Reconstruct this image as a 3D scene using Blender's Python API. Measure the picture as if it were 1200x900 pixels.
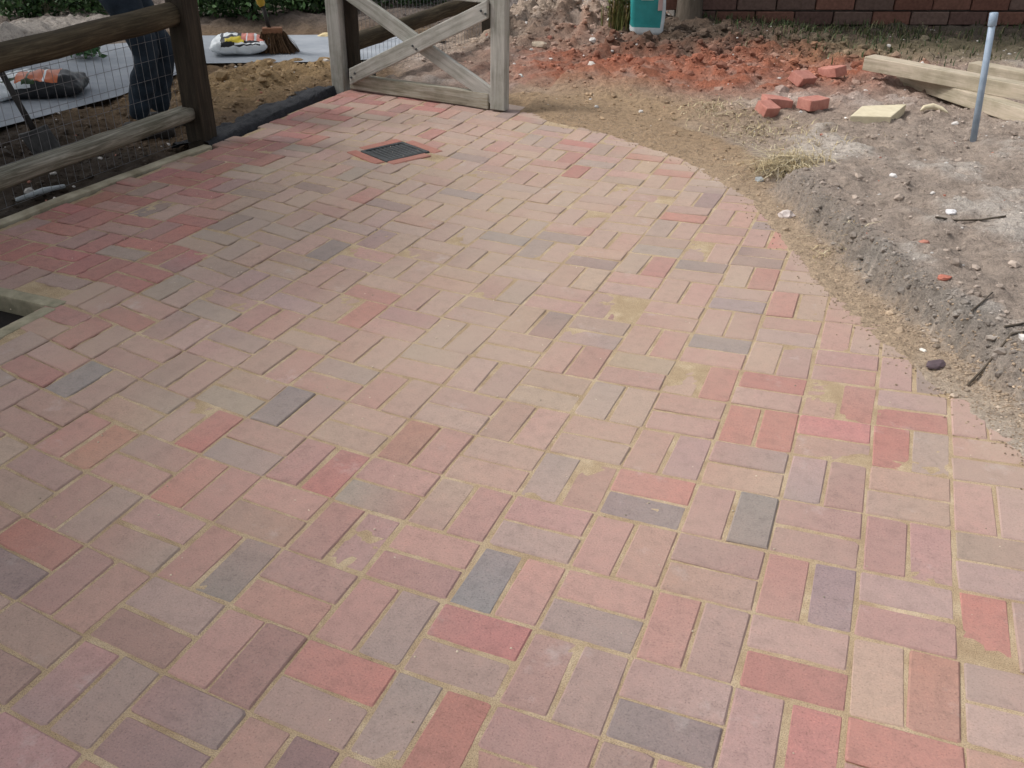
import bpy, bmesh, math, random
import numpy as np
from mathutils import Vector, Matrix, noise, Quaternion

random.seed(7); rng = np.random.default_rng(7)
scene = bpy.context.scene
for o in list(bpy.data.objects): bpy.data.objects.remove(o)
col = scene.collection

# ------------------------------------------------------------------ camera
CAM = Vector((0.70455, -1.35466, 1.43101))
R_RIGHT = Vector((0.923357, 0.383770, 0.011493))
R_DOWN = Vector((0.202811, -0.462111, -0.863320))
R_FWD = Vector((-0.326006, 0.799484, -0.504526))
FOC = 1.81443
cd = bpy.data.cameras.new('camera'); cam = bpy.data.objects.new('camera', cd); col.objects.link(cam)
m = Matrix((R_RIGHT, -R_DOWN, -R_FWD)).transposed().to_4x4(); m.translation = CAM
cam.matrix_world = m
cd.sensor_width = 36.0; cd.lens = 18.0 * FOC; cd.clip_start = 0.05; cd.clip_end = 500
scene.camera = cam

# ------------------------------------------------------------------ sky, sun, exposure
SUN_EL, SUN_AZ = math.radians(50), math.radians(-108)      # azimuth from +Y towards +X
w = bpy.data.worlds.new('World'); scene.world = w; w.use_nodes = True
nt = w.node_tree; nt.nodes.clear()
sky = nt.nodes.new('ShaderNodeTexSky'); sky.sky_type = 'NISHITA'; sky.sun_disc = False
sky.sun_elevation = SUN_EL; sky.sun_rotation = SUN_AZ; sky.air_density = 1.0; sky.dust_density = 4.0; sky.ozone_density = 1.0
hs = nt.nodes.new('ShaderNodeHueSaturation'); hs.inputs['Saturation'].default_value = 0.24
bg = nt.nodes.new('ShaderNodeBackground'); bg.inputs['Strength'].default_value = 0.11
wo = nt.nodes.new('ShaderNodeOutputWorld')
nt.links.new(sky.outputs[0], hs.inputs['Color']); nt.links.new(hs.outputs[0], bg.inputs['Color']); nt.links.new(bg.outputs[0], wo.inputs['Surface'])
sd = bpy.data.lights.new('sun', 'SUN'); sd.energy = 1.5; sd.angle = math.radians(11); sd.color = (1.0, 0.965, 0.93)
sun = bpy.data.objects.new('sun', sd); col.objects.link(sun)
svec = Vector((math.sin(SUN_AZ) * math.cos(SUN_EL), math.cos(SUN_AZ) * math.cos(SUN_EL), math.sin(SUN_EL)))
sun.rotation_euler = svec.to_track_quat('Z', 'Y').to_euler(); sun.location = svec * 20
scene.view_settings.view_transform = 'Standard'; scene.view_settings.look = 'None'
scene.view_settings.gamma = 1.0; scene.view_settings.use_curve_mapping = False
scene.view_settings.exposure = 0.64

# ------------------------------------------------------------------ helpers
def ground_pt(x, y, z=0.0):
    """point of the place at height z seen at photograph pixel (x, y) -- used once, to read positions off the photo"""
    d = R_RIGHT * ((x - 600) / (600 * FOC)) + R_DOWN * ((y - 450) / (600 * FOC)) + R_FWD
    return CAM + d * ((z - CAM.z) / d.z)

def lin(r, g, b):
    f = lambda c: (c / 255 / 12.92) if c / 255 <= 0.04045 else ((c / 255 + 0.055) / 1.055) ** 2.4
    return (f(r), f(g), f(b))

def tag(o, label=None, cat=None, group=None, kind=None):
    if label: o['label'] = label
    if cat: o['category'] = cat
    if group: o['group'] = group
    if kind: o['kind'] = kind
    return o

def empty(name, loc=(0, 0, 0), rz=0.0):
    o = bpy.data.objects.new(name, None); col.objects.link(o); o.location = loc; o.rotation_euler = (0, 0, rz); o.empty_display_size = 0.1
    return o

def mesh_obj(name, verts, faces, mat, parent=None, smooth=False, loc=None):
    me = bpy.data.meshes.new(name)
    me.from_pydata([tuple(v) for v in verts], [], [tuple(f) for f in faces]); me.update()
    if smooth: me.polygons.foreach_set('use_smooth', [True] * len(me.polygons))
    o = bpy.data.objects.new(name, me); col.objects.link(o)
    if mat: me.materials.append(mat)
    if parent: o.parent = parent
    if loc is not None: o.location = loc
    return o

def under(o, part):
    """make o a sub-part of part, keeping its place"""
    o.parent = part; bpy.context.view_layer.update(); o.matrix_parent_inverse = part.matrix_basis.inverted(); return o

def bm_obj(name, bm, mat, parent=None, smooth=False, loc=None, rot=None):
    me = bpy.data.meshes.new(name); bm.normal_update(); bm.to_mesh(me); bm.free()
    if smooth: me.polygons.foreach_set('use_smooth', [True] * len(me.polygons))
    o = bpy.data.objects.new(name, me); col.objects.link(o)
    if mat: me.materials.append(mat)
    if parent: o.parent = parent
    if loc is not None: o.location = loc
    if rot is not None: o.rotation_euler = rot
    return o

def bm_box(sx, sy, sz, bev=0.0, seg=1, cuts=0, rough=0.0, seed=0):
    """box centred on origin, bevelled, with edges worn by noise"""
    bm = bmesh.new(); bmesh.ops.create_cube(bm, size=1.0)
    for v in bm.verts: v.co = Vector((v.co.x * sx, v.co.y * sy, v.co.z * sz))
    if cuts:
        bmesh.ops.subdivide_edges(bm, edges=[e for e in bm.edges if e.calc_length() > 0.6 * max(sx, sy, sz)], cuts=cuts, use_grid_fill=True)
    if bev: bmesh.ops.bevel(bm, geom=[e for e in bm.edges if e.calc_face_angle(0) > 0.5], offset=bev, segments=seg, profile=0.6, affect='EDGES')
    if rough:
        for v in bm.verts:
            n = noise.noise_vector(v.co * 9 + Vector((seed * 3.1, seed, 0))); v.co += n * rough
    return bm

def bm_tube(pts, radii, sides=10, caps=True, wob=0.0, seed=0):
    bm = bmesh.new(); rings = []
    pts = [Vector(p) for p in pts]
    for k, p in enumerate(pts):
        t = (pts[min(k + 1, len(pts) - 1)] - pts[max(k - 1, 0)]).normalized()
        a = t.orthogonal().normalized()
        ref = Vector((0, 0, 1)) if abs(t.z) < 0.9 else Vector((1, 0, 0))
        a = t.cross(ref).normalized(); b = t.cross(a).normalized()
        r = radii[k] if hasattr(radii, '__len__') else radii
        ring = []
        for s in range(sides):
            an = 2 * math.pi * s / sides
            rr = r * (1 + wob * noise.noise(Vector((math.cos(an) * 1.3 + seed, math.sin(an) * 1.3, p.length * 3))))
            ring.append(bm.verts.new(p + (a * math.cos(an) + b * math.sin(an)) * rr))
        rings.append(ring)
    for k in range(len(rings) - 1):
        for s in range(sides):
            bm.faces.new((rings[k][s], rings[k][(s + 1) % sides], rings[k + 1][(s + 1) % sides], rings[k + 1][s]))
    if caps:
        bm.faces.new(rings[0][::-1]); bm.faces.new(rings[-1])
    bmesh.ops.recalc_face_normals(bm, faces=bm.faces)
    return bm

# ------------------------------------------------------------------ materials
def new_mat(name, rough=0.85):
    ma = bpy.data.materials.new(name); ma.use_nodes = True
    n = ma.node_tree; b = n.nodes['Principled BSDF']; b.inputs['Roughness'].default_value = rough
    b.inputs['Specular IOR Level'].default_value = 0.3
    return ma, n, b

def nd(n, typ, **kw):
    x = n.nodes.new(typ)
    for k, v in kw.items():
        if k in x.inputs: x.inputs[k].default_value = v
        else: setattr(x, k, v)
    return x

def ramp(n, src, stops):
    r = n.nodes.new('ShaderNodeValToRGB'); e = r.color_ramp.elements
    while len(e) < len(stops): e.new(0.5)
    for i, (p, c) in enumerate(stops):
        e[i].position = p; e[i].color = c if len(c) == 4 else (*c, 1)
    n.links.new(src, r.inputs[0]); return r

def mixc(n, fac, a, b, mode='MIX'):
    x = n.nodes.new('ShaderNodeMix'); x.data_type = 'RGBA'; x.blend_type = mode
    for s, v in ((0, fac), (6, a), (7, b)):
        if hasattr(v, 'is_linked'): n.links.new(v, x.inputs[s])
        else: x.inputs[s].default_value = v if s == 0 else (*v, 1)
    return x.outputs[2]

def bump(n, b, h, strength=0.4, dist=0.01):
    x = nd(n, 'ShaderNodeBump', Strength=strength, Distance=dist); n.links.new(h, x.inputs['Height']); n.links.new(x.outputs[0], b.inputs['Normal'])

def noisy(name, c1, c2, scale=8, rough=0.85, bstr=0.3, bdist=0.005, bscale=60, coord='Object', stretch=None, detail=6):
    ma, n, b = new_mat(name, rough)
    tc = nd(n, 'ShaderNodeTexCoord'); src = tc.outputs[coord]
    if stretch:
        mp = nd(n, 'ShaderNodeMapping'); mp.inputs['Scale'].default_value = stretch; n.links.new(src, mp.inputs[0]); src = mp.outputs[0]
    t = nd(n, 'ShaderNodeTexNoise', Scale=scale, Detail=detail, Roughness=0.65); n.links.new(src, t.inputs['Vector'])
    r = ramp(n, t.outputs['Fac'], [(0.3, c1), (0.7, c2)]); n.links.new(r.outputs[0], b.inputs['Base Color'])
    t2 = nd(n, 'ShaderNodeTexNoise', Scale=bscale, Detail=4.0); n.links.new(src, t2.inputs['Vector'])
    bump(n, b, t2.outputs['Fac'], bstr, bdist)
    return ma

SANDC = (0.44, 0.335, 0.215)

# paver: colour of each block in the "Col" attribute, mottled, speckled, with a film of brushed sand
def paver_material():
    ma, n, b = new_mat('clay_paver', 0.88)
    geo = nd(n, 'ShaderNodeNewGeometry'); P = geo.outputs['Position']
    at = nd(n, 'ShaderNodeAttribute', attribute_name='Col')
    t1 = nd(n, 'ShaderNodeTexNoise', Scale=26.0, Detail=7.0, Roughness=0.7); n.links.new(P, t1.inputs['Vector'])
    r1 = ramp(n, t1.outputs['Fac'], [(0.30, (0.70, 0.70, 0.72)), (0.50, (1, 1, 1)), (0.72, (1.13, 1.06, 1.03))])
    c = mixc(n, 0.8, at.outputs['Color'], r1.outputs[0], 'MULTIPLY')
    t2 = nd(n, 'ShaderNodeTexNoise', Scale=230.0, Detail=3.0, Roughness=0.7); n.links.new(P, t2.inputs['Vector'])
    r2 = ramp(n, t2.outputs['Fac'], [(0.28, (0.45, 0.44, 0.44)), (0.45, (0.98, 0.98, 0.98)), (0.58, (1, 1, 1)), (0.74, (1.4, 1.34, 1.28))])
    c = mixc(n, 0.9, c, r2.outputs[0], 'MULTIPLY')
    # sand film
    mp = nd(n, 'ShaderNodeMapping'); mp.inputs['Scale'].default_value = (1.1, 0.75, 1.0); mp.inputs['Location'].default_value = (3.3, 1.7, 0); n.links.new(P, mp.inputs[0])
    t3 = nd(n, 'ShaderNodeTexNoise', Scale=1.3, Detail=7.0, Roughness=0.62); n.links.new(mp.outputs[0], t3.inputs['Vector'])
    r3 = ramp(n, t3.outputs['Fac'], [(0.36, (0, 0, 0)), (0.68, (1, 1, 1))])
    at2 = nd(n, 'ShaderNodeAttribute', attribute_name='Dust')
    mul = nd(n, 'ShaderNodeMath', operation='MULTIPLY'); n.links.new(r3.outputs[0], mul.inputs[0]); n.links.new(at2.outputs['Fac'], mul.inputs[1])
    add = nd(n, 'ShaderNodeMath', operation='MULTIPLY_ADD'); n.links.new(at2.outputs['Fac'], add.inputs[0]); add.inputs[1].default_value = 0.45; n.links.new(mul.outputs[0], add.inputs[2])
    t4 = nd(n, 'ShaderNodeTexNoise', Scale=320.0, Detail=2.0); n.links.new(P, t4.inputs['Vector'])
    g = nd(n, 'ShaderNodeMapRange'); n.links.new(t4.outputs['Fac'], g.inputs[0]); g.inputs[1].default_value = 0.3; g.inputs[2].default_value = 0.7; g.inputs[3].default_value = 0.7; g.inputs[4].default_value = 1.2
    m2 = nd(n, 'ShaderNodeMath', operation='MULTIPLY', use_clamp=True); n.links.new(add.outputs[0], m2.inputs[0]); n.links.new(g.outputs[0], m2.inputs[1])
    c = mixc(n, m2.outputs[0], c, (0.43, 0.335, 0.262))
    # pale scuffs
    t5 = nd(n, 'ShaderNodeTexNoise', Scale=5.0, Detail=8.0, Roughness=0.7); n.links.new(P, t5.inputs['Vector'])
    r5 = ramp(n, t5.outputs['Fac'], [(0.60, (0, 0, 0)), (0.78, (0.55, 0.55, 0.55))])
    c = mixc(n, r5.outputs[0], c, (0.52, 0.47, 0.44))
    n.links.new(c, b.inputs['Base Color'])
    bump(n, b, t2.outputs['Fac'], 0.6, 0.0022)
    return ma
M_PAVER = paver_material()

def sand_material():
    ma, n, b = new_mat('joint_sand', 0.95)
    geo = nd(n, 'ShaderNodeNewGeometry'); P = geo.outputs['Position']
    t = nd(n, 'ShaderNodeTexNoise', Scale=9.0, Detail=6.0, Roughness=0.7); n.links.new(P, t.inputs['Vector'])
    r = ramp(n, t.outputs['Fac'], [(0.28, (0.34, 0.245, 0.15)), (0.5, SANDC), (0.75, (0.58, 0.47, 0.33))])
    t2 = nd(n, 'ShaderNodeTexNoise', Scale=420.0, Detail=3.0); n.links.new(P, t2.inputs['Vector'])
    r2 = ramp(n, t2.outputs['Fac'], [(0.34, (0.45, 0.42, 0.4)), (0.5, (1, 1, 1)), (0.72, (1.25, 1.2, 1.15))])
    n.links.new(mixc(n, 0.8, r.outputs[0], r2.outputs[0], 'MULTIPLY'), b.inputs['Base Color'])
    bump(n, b, t2.outputs['Fac'], 0.7, 0.004)
    return ma
M_SAND = sand_material()

def soil_material():
    ma, n, b = new_mat('soil', 0.97)
    geo = nd(n, 'ShaderNodeNewGeometry'); P = geo.outputs['Position']
    at = nd(n, 'ShaderNodeAttribute', attribute_name='Col')
    t = nd(n, 'ShaderNodeTexNoise', Scale=34.0, Detail=9.0, Roughness=0.72); n.links.new(P, t.inputs['Vector'])
    r = ramp(n, t.outputs['Fac'], [(0.30, (0.50, 0.48, 0.46)), (0.5, (0.98, 0.98, 0.98)), (0.70, (1.35, 1.32, 1.28))])
    c = mixc(n, 0.9, at.outputs['Color'], r.outputs[0], 'MULTIPLY')
    v = nd(n, 'ShaderNodeTexNoise', Scale=160.0, Detail=4.0, Roughness=0.7); n.links.new(P, v.inputs['Vector'])
    r2 = ramp(n, v.outputs['Fac'], [(0.32, (0.55, 0.53, 0.5)), (0.5, (1, 1, 1)), (0.72, (1.3, 1.28, 1.24))])
    c = mixc(n, 0.8, c, r2.outputs[0], 'MULTIPLY')
    n.links.new(c, b.inputs['Base Color'])
    s = nd(n, 'ShaderNodeMath', operation='MULTIPLY_ADD'); n.links.new(v.outputs['Fac'], s.inputs[0]); s.inputs[1].default_value = 0.35; n.links.new(t.outputs['Fac'], s.inputs[2])
    bump(n, b, s.outputs[0], 0.9, 0.022)
    return ma
M_SOIL = soil_material()

def attr_mat(name, rough=0.8, scale=60.0):
    ma, n, b = new_mat(name, rough)
    at = nd(n, 'ShaderNodeAttribute', attribute_name='Col')
    geo = nd(n, 'ShaderNodeNewGeometry')
    t = nd(n, 'ShaderNodeTexNoise', Scale=scale, Detail=5.0); n.links.new(geo.outputs['Position'], t.inputs['Vector'])
    r = ramp(n, t.outputs['Fac'], [(0.3, (0.65, 0.65, 0.65)), (0.7, (1.2, 1.2, 1.2))])
    n.links.new(mixc(n, 0.8, at.outputs['Color'], r.outputs[0], 'MULTIPLY'), b.inputs['Base Color'])
    bump(n, b, t.outputs['Fac'], 0.4, 0.004)
    return ma
M_ATTR = attr_mat('rubble')
M_WALLBRICK = attr_mat('wall_brick', 0.9, 40.0)
M_LEAF = attr_mat('leaf', 0.55, 20.0)

def wood(name, c1, c2, c3, axis=0, gl=0.85):
    ma, n, b = new_mat(name, gl)
    tc = nd(n, 'ShaderNodeTexCoord'); mp = nd(n, 'ShaderNodeMapping'); n.links.new(tc.outputs['Object'], mp.inputs[0])
    sc = [14.0, 14.0, 14.0]; sc[axis] = 0.9; mp.inputs['Scale'].default_value = sc
    t = nd(n, 'ShaderNodeTexNoise', Scale=4.0, Detail=8.0, Roughness=0.7, Distortion=0.6); n.links.new(mp.outputs[0], t.inputs['Vector'])
    r = ramp(n, t.outputs['Fac'], [(0.3, c1), (0.5, c2), (0.72, c3)])
    t2 = nd(n, 'ShaderNodeTexNoise', Scale=3.2, Detail=6.0, Roughness=0.7); n.links.new(tc.outputs['Object'], t2.inputs['Vector'])
    r2 = ramp(n, t2.outputs['Fac'], [(0.35, (0.62, 0.64, 0.58)), (0.55, (1, 1, 1)), (0.75, (1.12, 1.1, 1.08))])
    n.links.new(mixc(n, 0.8, r.outputs[0], r2.outputs[0], 'MULTIPLY'), b.inputs['Base Color'])
    bump(n, b, t.outputs['Fac'], 0.5, 0.004)
    return ma
GW = ((0.25, 0.245, 0.215), (0.40, 0.39, 0.355), (0.53, 0.515, 0.48))
M_GATE = {a: wood('weathered_wood_' + 'xyz'[a], *GW, axis=a) for a in (0, 1, 2)}
M_LOG = wood('fence_log', (0.022, 0.016, 0.009), (0.055, 0.041, 0.023), (0.13, 0.105, 0.065), axis=0)
M_POST = wood('fence_post', (0.016, 0.012, 0.008), (0.034, 0.026, 0.018), (0.065, 0.05, 0.034), axis=2)
M_TIMBER = wood('treated_timber', (0.31, 0.27, 0.20), (0.45, 0.385, 0.295), (0.56, 0.475, 0.385), axis=0)
M_WIRE = noisy('galvanised_wire', (0.10, 0.105, 0.11), (0.2, 0.2, 0.21), 30, 0.5)
M_TARMAC = noisy('fresh_tarmac', (0.012, 0.013, 0.016), (0.035, 0.036, 0.042), 25, 0.75, 0.9, 0.012, 90)
M_ROAD = noisy('road_tarmac', (0.22, 0.245, 0.275), (0.34, 0.365, 0.40), 3, 0.9, 0.4, 0.004, 140)
M_CONC = noisy('concrete_edging', (0.20, 0.17, 0.11), (0.50, 0.45, 0.34), 7, 0.92, 0.4, 0.004, 120)
M_GULLY = noisy('gully_frame', (0.20, 0.185, 0.125), (0.40, 0.36, 0.26), 14, 0.9, 0.4, 0.004, 120)
M_IRON = noisy('cast_iron', (0.03, 0.034, 0.036), (0.075, 0.08, 0.082), 22, 0.6, 0.3, 0.002, 200)
M_DARK = noisy('gully_dark', (0.006, 0.005, 0.005), (0.02, 0.016, 0.014), 10, 0.9)
M_REDBRICK = noisy('loose_red_brick', (0.38, 0.15, 0.115), (0.52, 0.25, 0.20), 26, 0.9, 0.5, 0.004, 150)
M_SLAB = noisy('yellow_slab', (0.55, 0.48, 0.33), (0.68, 0.61, 0.45), 18, 0.9, 0.35, 0.003, 150)
M_PIPE = noisy('blue_pipe', (0.22, 0.29, 0.37), (0.36, 0.44, 0.54), 14, 0.45, 0.1, 0.001, 80)
M_MORTAR = noisy('mortar', (0.10, 0.09, 0.08), (0.17, 0.155, 0.14), 20, 0.95, 0.5, 0.004, 120)
M_JEANS = noisy('dark_denim', (0.010, 0.017, 0.027), (0.032, 0.048, 0.068), 14, 0.9, 0.5, 0.004, 260)
M_JACKET = noisy('dark_jacket', (0.012, 0.014, 0.02), (0.03, 0.032, 0.04), 8, 0.9)
M_SKIN = noisy('skin', (0.42, 0.25, 0.18), (0.5, 0.31, 0.23), 12, 0.6, 0.1, 0.001)
M_HAIR = noisy('hair', (0.02, 0.014, 0.01), (0.05, 0.035, 0.02), 40, 0.6)
M_BOOT = noisy('boot_leather', (0.012, 0.01, 0.009), (0.04, 0.032, 0.026), 20, 0.7)
M_BARK = noisy('bark', (0.05, 0.04, 0.03), (0.14, 0.115, 0.09), 10, 0.95, 0.9, 0.02, 24, stretch=(1, 1, 0.25))
M_STEEL = noisy('spade_steel', (0.035, 0.036, 0.038), (0.13, 0.13, 0.13), 12, 0.6)
M_HANDLE = noisy('dark_handle', (0.015, 0.014, 0.014), (0.045, 0.04, 0.038), 12, 0.6)
M_YELLOW = noisy('yellow_handle', (0.42, 0.27, 0.03), (0.58, 0.40, 0.06), 12, 0.5)
M_BRISTLE = noisy('broom_bristle', (0.05, 0.028, 0.014), (0.14, 0.08, 0.04), 60, 0.9, 0.9, 0.01, 150)
M_HEADW = noisy('broom_head', (0.16, 0.075, 0.04), (0.28, 0.14, 0.08), 15, 0.8)

# ------------------------------------------------------------------ terrain
EDGE = np.array([(-1.55, 4.02), (-1.23, 3.88), (-0.80, 3.74), (-0.30, 3.44), (0.15, 2.92), (0.36, 2.50), (0.53, 2.13), (0.70, 1.83), (0.89, 1.57), (1.06, 1.33), (1.23, 1.11), (1.62, 0.70), (2.2, 0.2), (3.0, -0.6), (4.6, -2.2), (6.0, -4.0)])
POLY = np.concatenate([np.array([(-2.70, -4.0), (-2.70, 1.2), (-2.68, 1.91), (-2.64, 2.6), (-2.74, 4.04)]), EDGE])
def seg_dist(px, py, pts, closed=False):
    d = np.full(px.shape, 1e9)
    n = len(pts)
    for k in range(n if closed else n - 1):
        a = pts[k]; b = pts[(k + 1) % n]; ab = b - a
        t = np.clip(((px - a[0]) * ab[0] + (py - a[1]) * ab[1]) / (ab @ ab), 0, 1)
        d = np.minimum(d, np.hypot(px - a[0] - t * ab[0], py - a[1] - t * ab[1]))
    return d
def inside(px, py, pts):
    r = np.zeros(px.shape, bool); n = len(pts)
    for k in range(n):
        x0, y0 = pts[k]; x1, y1 = pts[(k + 1) % n]
        c = ((y0 > py) != (y1 > py)) & (px < (x1 - x0) * (py - y0) / (y1 - y0 + 1e-12) + x0)
        r ^= c
    return r
def sstep(a, b, x):
    t = np.clip((x - a) / (b - a), 0, 1); return t * t * (3 - 2 * t)
def fnoise(px, py, sc, octv=4, seed=0.0):
    return np.array([noise.fractal(Vector((x * sc + seed, y * sc - seed, seed)), 0.9, 2.0, octv) for x, y in zip(px.ravel(), py.ravel())]).reshape(px.shape)
def gauss(px, py, cx, cy, rx, ry, a=0.0):
    c, s = math.cos(a), math.sin(a); u = (px - cx) * c + (py - cy) * s; v = -(px - cx) * s + (py - cy) * c
    return np.exp(-(u / rx) ** 2 - (v / ry) ** 2)

ROAD = np.array([(-5.2, -9.0), (-5.15, 2.0), (-5.3, 4.55), (-4.85, 5.25), (-3.84, 5.80), (-2.95, 6.15), (-3.0, 5.1), (-3.3, 4.82), (-4.1, 4.36), (-3.95, 3.3), (-4.05, 2.0), (-4.1, -9.0)])

def terrain(px, py, fine=True):
    ins = inside(px, py, POLY)
    s = seg_dist(px, py, EDGE); s = np.where(ins, -s, s)
    right = (px > -1.45) & (~ins)
    n1 = fnoise(px, py, 2.2, 5, 1.7); n2 = fnoise(px, py, 8.0, 5, 5.1); n3 = fnoise(px, py, 26.0, 3, 9.4)
    # right-hand bank
    far = sstep(2.9, 3.7, py)
    wst = 0.15 + 0.05 * n1 + 0.06 * n2 + 0.26 * far
    bank = (0.115 - 0.055 * far)
    h = 0.004 + 0.022 * sstep(0.0, 0.22, s) + bank * sstep(wst, wst + 0.055 + 0.35 * far, s)
    lump = sstep(wst - 0.02, wst + 0.25, s)
    h += lump * (0.030 * n1 + 0.030 * n2 + 0.016 * n3) + (1 - lump) * (0.006 * n2 + 0.006 * n3)
    h += 0.10 * gauss(px, py, 1.75, 4.15, 0.55, 0.30, 0.5) + 0.04 * gauss(px, py, 0.22, 3.42, 0.16, 0.12)
    h += 0.24 * gauss(px, py, -2.35, 6.9, 0.8, 0.5, 0.3) + 0.08 * gauss(px, py, -1.8, 6.1, 0.5, 0.35) + 0.06 * gauss(px, py, -0.75, 6.9, 0.8, 0.4, 0.3)
    h += (0.035 * n2 + 0.05 * n1 + 0.012 * n3) * gauss(px, py, -0.9, 5.9, 1.5, 0.8) + 0.06 * gauss(px, py, -0.35, 6.15, 0.6, 0.35, 0.3)
    hb = 0.02 + 0.04 * n1 + 0.03 * n2 + 0.012 * n3
    # behind the gate, and the street side
    leftz = sstep(-2.55, -2.75, px)
    h = np.where(right, h, hb * sstep(4.03, 4.4, py) - 0.012 + (0.22 + 0.10 * n2 + 0.05 * n3) * gauss(px, py, -2.15, 6.7, 0.8, 0.6, 0.3))
    hl = -0.045 + 0.035 * n1 + 0.02 * n2 + 0.01 * n3
    pile = gauss(px, py, -3.45, 4.25, 0.40, 0.75, -0.25)
    hl += pile * (0.06 + 0.05 * n2) - 0.07 * gauss(px, py, -3.3, 2.9, 0.35, 0.35)
    hl += 0.08 * gauss(px, py, -5.75, 3.9, 0.45, 1.6) * (1 + 0.5 * n2)
    roadd = seg_dist(px, py, ROAD, True); inr = inside(px, py, ROAD)
    hl = np.where(inr, np.minimum(hl, -0.05 + 0.07 * (1 - sstep(0.0, 0.22, roadd)) * np.clip(0.5 + n2, 0, 1)), hl)
    bed = sstep(-5.2, -5.8, px + 0.35 * (py - 4.8)) * 0 + np.where((~inr) & ((px < -5.15) | (py > 5.55 + 0.5 * (px + 4.3))) & (px < -2.9), sstep(0.0, 0.5, roadd), 0)
    hl += bed * 0.10
    h = h * (1 - leftz) + hl * leftz
    # below the paving
    h = np.where(ins, np.where(s > -0.16, 0.004 + 0.55 * s + 0.004 * n3 + 0.006 * n2, -0.085), h)
    h = np.where(ins & (px < -1.3), -0.09, h)
    # colours
    def C(c): return np.array(c)[None, :]
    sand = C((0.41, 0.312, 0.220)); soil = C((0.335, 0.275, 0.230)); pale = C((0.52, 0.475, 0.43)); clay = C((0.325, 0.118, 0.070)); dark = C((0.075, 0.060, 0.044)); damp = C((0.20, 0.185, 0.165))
    brown = C((0.17, 0.115, 0.07)); olive = C((0.20, 0.175, 0.10)); bedc = C((0.13, 0.105, 0.09)); tan = C((0.34, 0.265, 0.205))
    def mx(a, b, f): f = np.clip(f, 0, 1)[:, None]; return a * (1 - f) + b * f
    c = np.repeat(soil, len(px), 0)
    c = mx(c, pale, sstep(0.05, 0.55, n1 + 0.35 * n2) * 0.75)
    c = mx(c, tan, 0.9 * gauss(px, py, -2.1, 6.3, 1.1, 1.0) * (0.8 + n2))
    redz = np.clip(gauss(px, py, -0.72, 5.50, 1.20, 0.80, 0.30) * 2.0 + gauss(px, py, -0.35, 6.7, 0.9, 0.5, 0.3) * 0.9 + gauss(px, py, 0.3, 5.9, 0.5, 0.3) * .35 + 0.45 * n1 * gauss(px, py, -0.6, 6.0, 1.6, 1.0), 0, 1)
    c = mx(c, clay, redz * (0.85 + 0.6 * n2))
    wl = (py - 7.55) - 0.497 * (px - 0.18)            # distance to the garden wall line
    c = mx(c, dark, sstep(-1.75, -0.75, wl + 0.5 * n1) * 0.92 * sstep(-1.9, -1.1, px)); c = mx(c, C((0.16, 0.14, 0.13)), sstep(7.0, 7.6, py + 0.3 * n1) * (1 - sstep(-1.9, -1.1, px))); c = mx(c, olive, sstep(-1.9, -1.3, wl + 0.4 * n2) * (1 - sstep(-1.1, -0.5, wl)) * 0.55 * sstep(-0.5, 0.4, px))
    face = sstep(wst - 0.02, wst + 0.01, s) * (1 - sstep(wst + 0.05, wst + 0.15, s + 0.05 * n2)) * (1 - far) * (0.75 + 0.5 * n1)
    c = mx(c, damp, face * 0.85)
    sandz = (1 - sstep(wst - 0.06, wst + 0.03, s + 0.03 * n2)) * (1 - 0.0 * far)
    sandz = np.maximum(sandz, gauss(px, py, -0.9, 4.25, 0.85, 0.40, -0.25) * 1.2)
    sandc = mx(np.repeat(sand, len(px), 0), C((0.345, 0.245, 0.155)), sstep(2.6, 3.9, py))
    c = mx(c, sandc, np.where(px > -1.7, sandz, 0))
    c = mx(c, pale, 0.5 * np.where(px > 0.9, sstep(0.3, 0.0, s) * sstep(1.8, 1.1, py), 0))
    lc = np.repeat(brown, len(px), 0)
    lc = mx(lc, C((0.34, 0.235, 0.125)), np.clip(pile * 1.4 + 0.5 * n1, 0, 1) * sstep(2.2, 3.4, py) * sstep(-2.75, -3.1, px))
    lc = mx(lc, bedc, bed); lc = mx(lc, pale, 0.9 * gauss(px, py, -5.75, 3.9, 0.45, 1.6))
    lc = mx(lc, C((0.036, 0.027, 0.02)), sstep(3.3, 2.3, py) * 0.9)  # soil around the fence darkened: shade put into its colour
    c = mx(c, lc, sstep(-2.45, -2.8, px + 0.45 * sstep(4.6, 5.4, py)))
    c = mx(c, olive * 0.8, sstep(10, 14, np.hypot(px, py - 3)))
    return h, c

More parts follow.
